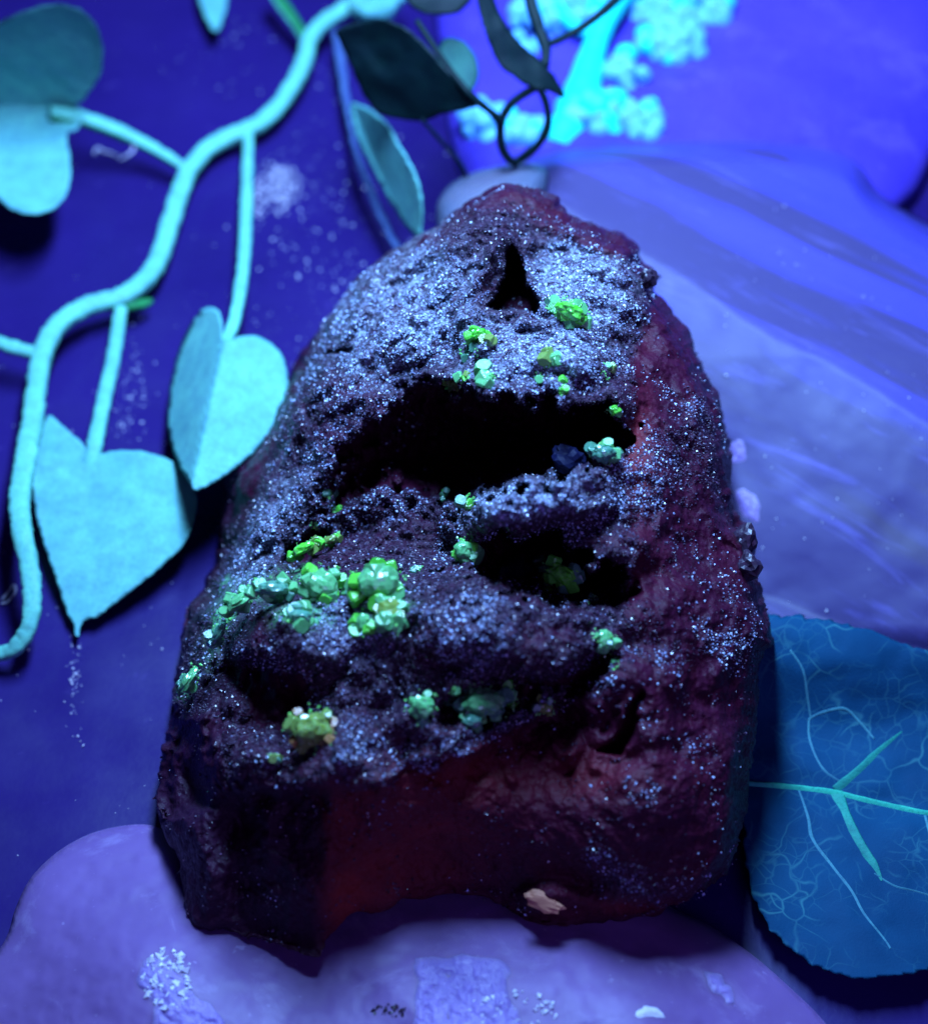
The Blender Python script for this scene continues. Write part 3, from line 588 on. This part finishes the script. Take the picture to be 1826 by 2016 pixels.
CL = [ (635, 1152, 42, 15, [B, B, PL, PL], 9, 17, .95, 0, .5), (742, 1146, 52, 19, [B, B, PL, PL], 10, 19, .85, -10, .5), (768, 1212, 36, 11, [PL, PL, OL], 8, 14, 1.2, 0, .3), (716, 1228, 20, 5, [B, B, PL], 10, 15, 1.4, 0, .35),
       (535, 1158, 48, 13, [PL, PL, TL], 7, 13, .45, 0, .35), (470, 1185, 40, 10, [PL, TL, PL], 7, 12, .45, -38, .3), (590, 1215, 34, 7, [PL, PL, TL], 9, 15, .6, 0, .25), (430, 1245, 34, 8, [PL, TL], 6, 10, .4, -62, .25), (372, 1340, 38, 9, [TL, PL], 5, 9, .4, -62, .25),
       (598, 1080, 34, 9, [B, OL, B], 6, 11, .45, -28, .35), (650, 1062, 20, 5, [B, OL], 5, 9, .6, -20, .3), (617, 1038, 9, 2, [B, OL], 5, 7, 1, 0, .2), (652, 972, 10, 3, [TL, OL], 5, 8, 1, 0, .2), (662, 1004, 8, 2, [B, TL], 5, 7, 1, 0, .2),
       (913, 1082, 24, 5, [B, B, PL], 10, 17, 1, 0, .4), (918, 985, 17, 5, [TL, B, OL], 6, 10, .8, -20, .3), (875, 975, 10, 3, [TL], 4, 7, 1, 0, .2),
       (1108, 1130, 40, 11, [TL, TL, B], 7, 13, .6, 25, .3), (1068, 1118, 18, 4, [TL, TL], 7, 11, 1, 0, .3), (1075, 1155, 9, 2, [B, TL], 5, 8, 1, 0, .2),
       (1122, 612, 40, 10, [B, PL, B], 9, 15, .55, 20, .25), (1140, 628, 22, 5, [PL, B], 9, 14, .8, 0, .2), (1088, 600, 18, 4, [PL, TL], 7, 11, .8, 0, .2), (942, 658, 20, 5, [B, B], 8, 13, .7, -20, .3), (925, 690, 18, 4, [TL, OL], 6, 10, 1.1, 0, .2), (962, 672, 16, 3, [OR, OL], 7, 10, .6, 20, .2),
       (957, 742, 20, 4, [PL, B, PL], 10, 15, .8, 0, .3), (890, 752, 18, 4, [PL, OL], 7, 11, .9, 0, .2), (1080, 715, 19, 5, [PL, OL], 8, 12, 1.2, 0, .25), (1108, 745, 8, 2, [B, PL], 5, 8, 1, 0, .2), (1108, 770, 11, 3, [B, OL], 5, 8, .7, -20, .2),
       (1205, 808, 14, 4, [PL, B], 6, 9, .7, 10, .3), (1195, 730, 13, 3, [OL, PL], 6, 9, 1.3, 0, .2), (1188, 892, 30, 7, [PL, TL], 9, 14, .7, 0, .3), (1060, 742, 9, 2, [PL], 5, 8, 1, 0, .2), (915, 742, 7, 2, [B, OL], 5, 7, 1, 0, .2),
       (612, 1435, 48, 12, [OL, OR, OL, OL], 9, 16, .95, 0, .5), (640, 1440, 22, 5, [OR, OR], 9, 13, 1.4, 0, .5), (598, 1460, 20, 4, [OL, PL], 8, 12, .9, 0, .4),
       (950, 1384, 54, 17, [PL, TL, PL], 7, 13, .65, 5, .35), (905, 1375, 26, 7, [TL, PL], 7, 11, 1, 0, .3), (830, 1392, 34, 9, [TL, TL, PL], 6, 10, .9, 0, .3), (1000, 1370, 26, 7, [TL, B, PL], 6, 10, .9, 0, .3), (1070, 1392, 24, 7, [TL, OR, OL], 5, 9, .8, 0, .3), (930, 1420, 26, 7, [PL, TL], 6, 10, .7, 0, .3),
       (1190, 1262, 24, 7, [TL, PL], 5, 8, 1.2, 0, .2), (1208, 1308, 10, 2, [PL], 6, 9, 1, 0, .2), (1165, 1180, 10, 3, [TL], 5, 7, 1, 0, .2), (540, 1490, 14, 3, [TL, OL], 6, 9, .6, 0, .2), (690, 1170, 14, 4, [PL, TL], 6, 9, .8, 0, .2), (820, 1118, 11, 3, [PL, TL], 5, 8, .8, 0, .2) ]
for a in CL: cluster(a[0], a[1], a[2], a[3], a[4], a[5], a[6], a[7], a[8], a[9], core=a[2] >= 20)
scatter('green_druse', np.array(FROST), np.array(FSZ), mat_crystal('pale_green_druse', (0.07, 0.42, 0.05), (0.22, 0.70, 0.17)), spec, 'stuff')
# chips lodged on the rock
def chip(name, parent, px, py, d, sx, sy, mat, seed, flat=0.35, ang=0):
    bm = bmesh.new(); bmesh.ops.create_icosphere(bm, subdivisions=3, radius=1)
    V = np.array([v.co[:] for v in bm.verts]); F = [[v.index for v in f.verts] for f in bm.faces]; bm.free()
    V = V * (1 + 0.35 * fbm(V * 1.6 + seed * 3.3, 3, seed)[:, None]); a = -math.radians(ang); k = K * d
    x = V[:, 0] * sx * k; y = V[:, 1] * sy * k
    X = x * math.cos(a) - y * math.sin(a); Y = x * math.sin(a) + y * math.cos(a)
    W = P(float(px), float(py), float(d)) + X[:, None] * RGT + Y[:, None] * UPV - V[:, 2:3] * flat * min(sx, sy) * k * FWD
    return link(name, mesh(name, W, F), mat, parent, smooth=False)
DKB = mat_plain('dark_nodule', (0.03, 0.015, 0.035), 0.4, 0.5)
chip('nodule', spec, 1276, 545, look(grock, 1270, 545) - 0.1, 17, 19, DKB, 1, 0.9)
chip('nodule', spec, 1465, 1062, look(grock, 1460, 1062) - 0.1, 22, 30, DKB, 2, 0.9)
chip('nodule', spec, 1472, 1112, look(grock, 1465, 1112) - 0.1, 24, 26, DKB, 4, 0.9)
chip('tan_flake', spec, 1070, 1775, look(grock, 1070, 1775) - 0.02, 46, 16, TAN, 5, 0.35, 22)
BLG = mat_plain('blue_facet', (0.005, 0.007, 0.045), 0.6, 0.2)
chip('facet', spec, 1120, 905, look(grock, 1120, 930) - 0.05, 34, 26, BLG, 6, 0.7, 25)
chip('facet', spec, 1010, 1130, look(grock, 1010, 1110) - 0.3, 34, 30, BLG, 8, 0.7)

# frosted chips and crusts on the two calcite stones
def crust(parent, g, px, py, rx, ry, n, smin, smax, mat, name='frosted_crust'):
    pts = []; 
    for _ in range(n):
        th = random.uniform(0, 6.283); r = math.sqrt(random.random()); x = px + rx * r * math.cos(th); y = py + ry * r * math.sin(th)
        pts.append(P(x, y, look(g, x, y)))
    pts = np.array(pts); s = np.array([random.uniform(smin, smax) for _ in range(n)]) * K * 18
    o = scatter(name, pts, s, mat, parent, 'stuff'); return o
crust(front, gfront, 330, 1930, 50, 60, 130, 2, 9, CHIP); crust(front, gfront, 1010, 1990, 90, 40, 60, 2, 7, CHIP)
def plate(parent, g, pts, mat, name, th=0.014):
    o = spline(pts, 4)
    me, gg = solid(name, o, lambda x, y, s, p: np.vectorize(lambda a, b: look(g, a, b))(x, y) - th * np.clip(s / 8, 0, 1) - 0.012 * np.clip(s / 8, 0, 1) * fbm(np.stack([x / 14, y / 14, x * 0], -1), 3, 4), lambda x, y, s, p: np.vectorize(lambda a, b: look(g, a, b))(x, y) + 0.05, 4, jag=6, pj=12)
    return link(name, me, mat, parent, smooth=False)
CHIP2 = mat_stone('cleavage_and_glint', (0.17, 0.11, 0.34), (0.26, 0.18, 0.46), veil=(0.45, 0.4, 0.62), sc=2.0)
plate(front, gfront, [(818, 1888), (880, 1884), (985, 1890), (1002, 1905), (1005, 1960), (1030, 2020), (1020, 2080), (820, 2080), (816, 1990), (820, 1930)], CHIP2, 'cleavage_and_glint')
plate(front, gfront, [(280, 1890), (330, 1885), (350, 1920), (390, 1960), (430, 2000), (450, 2060), (320, 2060), (300, 1980), (270, 1930)], CHIP2, 'cleavage_and_glint')
plate(front, gfront, [(1245, 1992), (1270, 1984), (1300, 1988), (1306, 2000), (1275, 2002), (1250, 1999)], CHIP, 'white_flake')
plate(front, gfront, [(1385, 1910), (1415, 1918), (1440, 1950), (1452, 1985), (1430, 1975), (1398, 1945)], CHIP2, 'cleavage_and_glint')  # pale plate drawn as a glossy highlight on the stone
crust(front, gfront, 770, 1990, 35, 14, 40, 1, 5, DKB, 'dark_crumbs')
plate(slab, gslab, [(1440, 870), (1462, 868), (1470, 895), (1458, 915), (1440, 905)], CHIP2, 'pale_patch')
plate(slab, gslab, [(1448, 965), (1480, 968), (1496, 1000), (1490, 1030), (1465, 1020), (1450, 995)], CHIP2, 'pale_patch')
crust(slab, gslab, 1600, 800, 220, 420, 60, 1, 3.2, CHIP, 'frosted_specks')

# ------------------------------------------------------------------ vines and leaves
def tube(name, path, wpx, zc, mat, parent, flat=0.75, rough=0.05, lower=None, seed=0):
    """stem along pixel path lying at height zc (cm) over the table; optional second material on its lower flank"""
    p = spline(path, 10, closed=False); n = len(p); ww = np.interp(np.linspace(0, 1, n), np.linspace(0, 1, len(wpx)), wpx)
    zz = np.interp(np.linspace(0, 1, n), np.linspace(0, 1, len(zc)), zc)
    d = tdepth(p[:, 0], p[:, 1], zz); c = P(p[:, 0], p[:, 1], d)
    tg = np.gradient(c, axis=0); tg /= np.linalg.norm(tg, axis=1)[:, None]
    up = np.array([0, -0.35, 0.94]); sd = np.cross(tg, up); sd /= np.linalg.norm(sd, axis=1)[:, None]; nn = np.cross(sd, tg)
    S = 14; th = np.arange(S) / S * 2 * np.pi; r = 0.9 * ww * K * d
    ct, st = np.cos(th), np.sin(th)
    cs = np.sign(ct) * np.abs(ct) ** 0.7; ss = np.sign(st) * np.abs(st) ** 0.7
    V = c[:, None] + (sd[:, None] * cs[None, :, None] + nn[:, None] * ss[None, :, None] * flat) * r[:, None, None]
    V = V + rough * r[:, None, None] * fbm(V * 20 + seed, 4, seed + 2, 0.75)[..., None] * (sd[:, None] * cs[None, :, None] + nn[:, None] * ss[None, :, None]) * 2.2
    V = V.reshape(-1, 3)
    F = [[i * S + j, i * S + (j + 1) % S, (i + 1) * S + (j + 1) % S, (i + 1) * S + j] for i in range(n - 1) for j in range(S)]
    F += [list(range(S))[::-1], [(n - 1) * S + j for j in range(S)]]
    o = link(name, mesh(name, V, F), mat, parent)
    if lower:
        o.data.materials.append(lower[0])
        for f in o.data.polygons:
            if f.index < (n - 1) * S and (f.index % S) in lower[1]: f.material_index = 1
    return o
def leaf(name, outline, dep, mat, parent, th=0.035, step=5, jag=1.5, wav=0.03, seed=0, cup=0.0):
    """thin leaf over an outline; dep(px,py) gives view depth"""
    o = spline(outline, 8)
    def fr(px, py, sd, par):
        d = dep(px, py); q = P(px, py, d)
        return d + wav * fbm(q * 1.3, 3, seed) - cup * np.exp(-sd / 14.0)
    store = {}
    def f2(px, py, sd, par):
        store['d'] = fr(px, py, sd, par); return store['d']
    me, g = solid(name, o, f2, lambda px, py, sd, par: store['d'] + th, step, jag=jag, pj=9)
    return link(name, me, mat, parent), g
def hz(fn):                                  # depth from a height-over-table function
    return lambda px, py: tdepth(px, py, fn(px, py))
def side(px, py, a, b):                      # signed pixel distance from the line a->b
    dx, dy = b[0] - a[0], b[1] - a[1]; L = math.hypot(dx, dy)
    return ((px - a[0]) * dy - (py - a[1]) * dx) / L

vine = empty('artificial_vine', (-3.6, 0.5, 0))
tag(vine, 'pale green plastic vine with heart shaped leaves winding over the indigo table', 'vine')
main = [(720, -20), (690, 8), (640, 42), (610, 75), (597, 125), (565, 185), (525, 232), (480, 258), (420, 285), (375, 330), (350, 390), (332, 450), (312, 510), (285, 552), (240, 584), (170, 604), (115, 640), (86, 690), (72, 760), (62, 840), (48, 920), (38, 990), (44, 1050), (58, 1120), (64, 1190), (52, 1245), (20, 1282), (-30, 1292)]
tube('stem', main, [15, 17, 18, 19, 20, 21, 21, 22, 24, 23, 19, 16], [.5, .45, .35, .3, .3, .35, .4, .5, .7, .8, .5, .12], VINE, vine, lower=(VINEG, ()), seed=1)
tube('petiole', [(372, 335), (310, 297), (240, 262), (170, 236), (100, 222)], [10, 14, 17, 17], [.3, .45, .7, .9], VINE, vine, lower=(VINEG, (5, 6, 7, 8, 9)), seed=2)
tube('petiole', [(489, 262), (487, 330), (485, 410), (479, 520), (464, 620), (440, 690)], [11, 13, 14, 14, 13], [.3, .35, .5, .8, 1.1, 1.25], VINE, vine, lower=(VINEG, ()), seed=3)
tube('petiole', [(238, 608), (232, 650), (220, 720), (202, 800), (186, 880), (172, 930)], [14, 15, 16, 17, 16], [.32, .35, .4, .5, .52, .40], VINE, vine, seed=4)
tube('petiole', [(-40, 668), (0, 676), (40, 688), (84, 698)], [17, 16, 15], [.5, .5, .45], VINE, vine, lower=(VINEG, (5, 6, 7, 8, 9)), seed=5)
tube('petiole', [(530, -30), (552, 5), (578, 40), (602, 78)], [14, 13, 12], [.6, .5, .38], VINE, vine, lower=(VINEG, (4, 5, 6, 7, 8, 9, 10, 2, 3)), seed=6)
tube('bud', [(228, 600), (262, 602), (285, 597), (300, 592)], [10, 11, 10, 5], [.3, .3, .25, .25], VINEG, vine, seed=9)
# flat heart leaf
leaf('leaf', [(62, 960), (64, 905), (75, 850), (96, 818), (125, 838), (160, 870), (186, 892), (240, 886), (300, 893), (345, 912), (376, 942), (387, 985), (380, 1030), (355, 1080), (300, 1130), (240, 1178), (190, 1215), (163, 1224), (152, 1258), (142, 1225), (130, 1205), (105, 1130), (80, 1050)],
     hz(lambda px, py: 0.42 - 0.0009 * (py - 1000) + 0.0007 * (px - 200)), VLEAF, vine, seed=1, wav=0.05)
# folded heart leaf touching the specimen's flank
fa, fb = (447, 640), (375, 962)
def l2(px, py):
    s = side(px, py, fa, fb)                 # + to the left of the fold (picture left)
    return 1.25 - 0.0004 * (py - 780) - np.where(s > 0, 0.0155, 0.0009) * np.abs(s) + 0.0
s0 = side(np.array([350.]), np.array([800.]), fa, fb)[0]
sgn = 1 if s0 > 0 else -1
def l2(px, py):
    s = side(px, py, fa, fb) * sgn
    return 1.3 - 0.0007 * (py - 780) - np.where(s > 0, 0.0105, 0.0016) * np.sqrt(s * s + 30)
leaf('leaf', [(413, 604), (430, 612), (438, 640), (443, 668), (470, 662), (500, 660), (530, 672), (555, 700), (568, 745), (558, 805), (525, 862), (480, 908), (430, 945), (388, 966), (372, 950), (345, 900), (332, 850), (330, 800), (338, 740), (355, 680), (380, 630), (398, 610)],
     hz(l2), VLEAF, vine, seed=2, wav=0.03)
# folded leaf at the picture's upper left: two wings meeting in a valley
def l1(px, py):
    v = py - (214 + 0.06 * (px - 100))
    return 0.75 + np.where(v < 0, -v * 0.0098, v * 0.0006) 
leaf('leaf', [(-120, 210), (-110, 90), (-40, 60), (30, 28), (90, 8), (150, 14), (190, 50), (203, 100), (195, 150), (165, 195), (150, 206), (165, 222), (150, 255), (132, 262), (138, 320), (135, 370), (110, 408), (65, 422), (20, 410), (-10, 385), (-60, 350), (-110, 290)],
     hz(l1), VLEAF, vine, seed=3, wav=0.05, cup=0.10)
leaf('leaf', [(388, -60), (390, -5), (400, 25), (412, 50), (420, 62), (432, 55), (440, 32), (448, 10), (446, -40), (430, -80)], hz(lambda px, py: 0.35 + 0.0 * px), VLEAF, vine, seed=4, step=4)
# out of focus pale leaf folded behind the specimen
def l5(px, py):
    s = side(px, py, (690, 200), (800, 470)); s = -s
    return 0.9 + np.where(s > 0, -0.004, 0.012) * np.abs(s) + 0.0012 * (470 - py)
leaf('leaf', [(688, 205), (720, 210), (760, 240), (790, 290), (818, 340), (832, 400), (828, 468), (812, 462), (780, 420), (745, 360), (715, 300), (695, 255)], hz(l5), VLEAF, vine, seed=5)
leaf('leaf', [(655, 60), (672, 70), (690, 200), (705, 290), (740, 380), (775, 460), (790, 490), (770, 480), (735, 410), (700, 320), (680, 230), (662, 130)], hz(lambda px, py: 0.5 + 0 * px), mat_leaf('blue_leaf_edge', (0.05, 0.09, 0.22), (0.08, 0.14, 0.30)), vine, seed=6)
tube('petiole', [(700, 5), (730, 20), (760, 10), (790, -15)], [20, 26, 22, 18], [.7, .8, .8, .7], VLEAF, vine, seed=12, rough=0.12)

# green sprig above, its shade painted as near-black leaf colour
sprig = empty('leafy_sprig', (0.6, 4.5, 0)); tag(sprig, 'shade-darkened green leafy sprig with thin looping stalks in front of the beaded spray', 'sprig')
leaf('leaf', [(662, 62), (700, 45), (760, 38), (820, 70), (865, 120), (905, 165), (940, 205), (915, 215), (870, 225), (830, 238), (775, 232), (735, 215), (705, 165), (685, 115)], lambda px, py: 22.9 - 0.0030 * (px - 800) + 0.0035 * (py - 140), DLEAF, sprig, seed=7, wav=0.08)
leaf('leaf', [(870, 80), (905, 78), (935, 110), (940, 160), (915, 190), (885, 170), (860, 130)], lambda px, py: 23.6 - 0.001 * px * 0 + 0 * py, mat_leaf('mid_green_leaf', (0.02, 0.10, 0.08), (0.04, 0.15, 0.10)), sprig, seed=8)
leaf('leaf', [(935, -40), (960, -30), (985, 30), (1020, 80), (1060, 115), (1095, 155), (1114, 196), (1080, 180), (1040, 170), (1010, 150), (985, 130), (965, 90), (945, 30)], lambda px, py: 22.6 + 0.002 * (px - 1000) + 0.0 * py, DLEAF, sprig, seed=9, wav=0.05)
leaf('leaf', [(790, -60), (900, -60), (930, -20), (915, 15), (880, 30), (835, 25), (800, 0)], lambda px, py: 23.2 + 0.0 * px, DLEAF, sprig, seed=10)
def tubed(name, path, wpx, d, mat, parent, seed=0, flat=1.0):
    p = spline(path, 8, closed=False); n = len(p); ww = np.interp(np.linspace(0, 1, n), np.linspace(0, 1, len(wpx)), wpx); dd = np.interp(np.linspace(0, 1, n), np.linspace(0, 1, len(d)), d)
    c = P(p[:, 0], p[:, 1], dd); tg = np.gradient(c, axis=0); tg /= np.linalg.norm(tg, axis=1)[:, None]
    s1 = np.cross(tg, FWD); s1 /= np.linalg.norm(s1, axis=1)[:, None]; s2 = np.cross(s1, tg); S = 10; th = np.arange(S) / S * 2 * np.pi; r = ww * K * dd
    V = c[:, None] + (s1[:, None] * np.cos(th)[None, :, None] + s2[:, None] * flat * np.sin(th)[None, :, None]) * (r[:, None] * (1 + 0.12 * fbm(np.stack([p[:, 0] / 20, p[:, 1] / 20, dd], -1), 2, seed))[:, None])[..., None]
    F = [[i * S + j, i * S + (j + 1) % S, (i + 1) * S + (j + 1) % S, (i + 1) * S + j] for i in range(n - 1) for j in range(S)] + [list(range(S))[::-1], [(n - 1) * S + j for j in range(S)]]
    return link(name, mesh(name, V.reshape(-1, 3), F), mat, parent)
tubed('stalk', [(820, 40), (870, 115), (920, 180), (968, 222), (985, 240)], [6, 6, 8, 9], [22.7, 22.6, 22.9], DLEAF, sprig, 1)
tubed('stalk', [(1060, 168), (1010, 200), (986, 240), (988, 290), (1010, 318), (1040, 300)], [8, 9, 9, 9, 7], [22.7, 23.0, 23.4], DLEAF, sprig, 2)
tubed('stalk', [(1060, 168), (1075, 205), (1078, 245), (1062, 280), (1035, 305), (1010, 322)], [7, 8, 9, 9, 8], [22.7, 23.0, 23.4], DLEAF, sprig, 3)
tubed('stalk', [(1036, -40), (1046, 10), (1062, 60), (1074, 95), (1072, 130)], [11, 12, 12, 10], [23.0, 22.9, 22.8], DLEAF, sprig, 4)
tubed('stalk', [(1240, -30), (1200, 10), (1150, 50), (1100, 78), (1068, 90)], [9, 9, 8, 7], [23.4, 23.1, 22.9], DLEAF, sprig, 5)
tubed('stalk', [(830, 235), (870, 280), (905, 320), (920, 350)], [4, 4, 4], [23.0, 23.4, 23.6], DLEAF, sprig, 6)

# beaded spray
spray = empty('beaded_spray', (1.6, 6.4, 0)); tag(spray, 'branching cyan spray crowded with frosted white beads, standing behind the specimen', 'flower spray')
tubed('stem', [(1270, -60), (1220, 0), (1190, 45), (1165, 110), (1150, 170), (1130, 230), (1090, 300)], [20, 20, 24, 24, 38, 42, 40], [27.0, 26.3, 25.5], SPRAY, spray, 1)
tubed('branch', [(1150, 195), (1180, 215), (1200, 245), (1215, 270)], [36, 34, 24, 12], [25.6, 25.5], SPRAY, spray, 2)
tubed('branch', [(1180, 70), (1130, 50), (1100, 15), (1090, -30)], [14, 12, 12], [26.4, 26.8], SPRAY, spray, 4)
tubed('branch', [(1090, 300), (1040, 280), (1000, 250), (960, 235)], [14, 12, 10], [25.5, 25.7], SPRAY, spray, 5)
bm = bmesh.new(); bmesh.ops.create_icosphere(bm, subdivisions=2, radius=CM)
bme = bpy.data.meshes.new('bead'); bm.to_mesh(bme); bm.free(); bme.materials.append(BEAD); bme.polygons.foreach_set('use_smooth', np.ones(len(bme.polygons), bool))
bme2 = bme.copy(); bme2.materials.clear(); bme2.materials.append(SPRAY)
for cx, cy, rx, ry, n, d in ((1205, 228, 92, 46, 52, 25.7), (1265, 255, 40, 26, 16, 25.6), (1320, 85, 58, 52, 46, 26.6), (1340, 20, 110, 36, 50, 27.2), (1130, 20, 75, 48, 36, 26.9), (1030, 265, 46, 40, 24, 25.6), (955, 240, 48, 42, 22, 25.8), (1035, 60, 40, 90, 20, 26.8), (1240, 140, 36, 40, 14, 26.2)):
    for _ in range(n):
        th = random.uniform(0, 6.283); r = math.sqrt(random.random()); x = cx + rx * r * math.cos(th); y = cy + ry * r * math.sin(th)
        o = bpy.data.objects.new('bead', bme2 if random.random() < 0.14 else bme); C.objects.link(o); o.parent = spray; o.matrix_parent_inverse = Matrix.Identity(4)
        dd = min(d - 0.25 * math.sqrt(1 - r * r) + random.uniform(0, 0.1), float(tdepth(np.array(x), np.array(y))) - 0.1)
        o.location = Vector(P(x, y, dd)) * CM - spray.location; s = random.uniform(12, 24) * K * dd; o.scale = (s, s * random.uniform(.85, 1.1), s)

# veined fabric leaf at the right
fl = empty('fabric_leaf', (4.6, -3.2, 0)); tag(fl, 'blue green fabric leaf with glowing cyan midrib lying beside the specimen', 'leaf')
lo_ = [(1488, 1225), (1520, 1210), (1560, 1213), (1610, 1218), (1680, 1234), (1750, 1256), (1826, 1284), (1960, 1345), (2080, 1480), (2090, 1620), (2000, 1790), (1900, 1880), (1826, 1908), (1760, 1922), (1700, 1928), (1640, 1918), (1590, 1895), (1540, 1855), (1500, 1800), (1472, 1730), (1462, 1600), (1468, 1400)]
mid = [(1455, 1545), (1560, 1553), (1640, 1563), (1720, 1582), (1826, 1604), (1950, 1610), (2060, 1590)]
fz = lambda px, py: 0.34 + 0.62 * sstep(1480, 1225, py) + 0.0002 * (px - 1700) * 0 - 0.06 * np.exp(-((py - 1553 - 0.18 * (px - 1560)) / 30.0) ** 2)
o, gfl = leaf('blade', lo_, hz(fz), FLEAF, fl, th=0.03, seed=11, wav=0.05, jag=5, step=5)
def vein(path, wpx, name='vein', h=0.03, mat=FVEIN):
    p = spline(path, 8, closed=False); dd = np.array([look(gfl, a, b) for a, b in p]) - h * 0.05
    return tubed(name, path, wpx, [float(v) for v in dd], mat, fl, 3, 0.16)
vein(mid, [7, 9, 8, 8, 8, 8], 'midrib')
FV2 = mat_leaf('dim_vein', (0.012, 0.20, 0.15), (0.025, 0.32, 0.21), 0.6, 30); FV3 = mat_leaf('hairline_vein', (0.03, 0.17, 0.20), (0.06, 0.24, 0.27), 0.6, 30)
vein([(1645, 1560), (1665, 1610), (1690, 1660), (1722, 1708), (1735, 1735)], [13, 12, 11, 8, 1], mat=FV2)
vein([(1645, 1558), (1690, 1520), (1730, 1480), (1775, 1440)], [12, 11, 8, 1], mat=FV2)
vein([(1572, 1556), (1590, 1610), (1600, 1655), (1640, 1710), (1675, 1755), (1700, 1800), (1740, 1850), (1752, 1868)], [2.5, 3.5, 4, 3, 2], mat=FV3)
vein([(1590, 1418), (1612, 1405), (1660, 1395), (1690, 1420), (1720, 1455)], [2, 3, 2.5, 2], mat=FV3)
vein([(1592, 1415), (1592, 1450), (1605, 1490), (1625, 1520), (1655, 1540)], [2, 2.6, 2], mat=FV3)
vein([(1555, 1280), (1580, 1320), (1590, 1380), (1595, 1415)], [2, 2.6, 2], mat=FV3)
vein([(1720, 1720), (1760, 1745), (1800, 1755), (1850, 1770)], [2, 2.6, 2], mat=FV3)
vein([(1820, 1605), (1835, 1660), (1850, 1700)], [3, 3, 2], mat=FV3)

# ------------------------------------------------------------------ dust, lint, smudge
pts = []; szs = []
def sprinkle(n, cx, cy, rx, ry, s0, s1):
    for _ in range(n):
        x = random.gauss(cx, rx); y = random.gauss(cy, ry); s = (s0 + (s1 - s0) * random.random() ** 3) * K * 22
        pts.append(P(x, y, tdepth(np.array(x), np.array(y), s * 0.3))); szs.append(s)
sprinkle(260, 650, 480, 90, 130, 1.0, 4.5); sprinkle(120, 545, 365, 26, 26, 1.5, 5); sprinkle(110, 255, 770, 25, 60, 1, 3.6); sprinkle(260, 350, 900, 300, 600, 0.9, 3.6); sprinkle(60, 145, 1330, 8, 60, 1, 3.5); sprinkle(60, 520, 120, 120, 90, 1, 4)  # the narrow speck line below the leaf tip stands in for its reflection
scatter('dust', np.array(pts), np.array(szs), DUST, None)
tag(bpy.data.objects['dust'], 'pale dust specks over the indigo table, one line of them imitating a reflection', 'dust', kind='stuff')
sm = scatter('powder_smudge', np.array([P(x, y, tdepth(np.array(x), np.array(y), 0.02)) for x, y in [(random.gauss(550, 17) - 0.0, random.gauss(365, 24)) for _ in range(260)] + [(random.gauss(510, 6), random.gauss(385, 20)) for _ in range(70)]]), np.array([random.uniform(1, 4.0) for _ in range(330)]) * K * 22, DUST, None)
tag(sm, 'whitish powder smudge on the table beside the long vine petiole', 'smudge', kind='stuff')
def lint(path, lab):
    p = spline(path, 6, closed=False); dd = [float(tdepth(np.array(a), np.array(b), 0.03)) for a, b in p]
    o = tubed('lint_fibre', path, [2.2, 2.6, 2.0], dd, DUST, None, 4); tag(o, lab, 'lint')
lint([(185, 303), (192, 292), (205, 298), (215, 300), (232, 308)], 'short kinked pale lint fibre on the table under the folded leaf')
lint([(262, 283), (262, 296), (250, 306), (235, 314)], 'curved pale lint fibre hanging off the vine petiole')
lint([(4, 1180), (20, 1160), (28, 1152), (30, 1165), (14, 1185), (2, 1188)], 'looped blue lint fibre on the table beside the bent stem end')
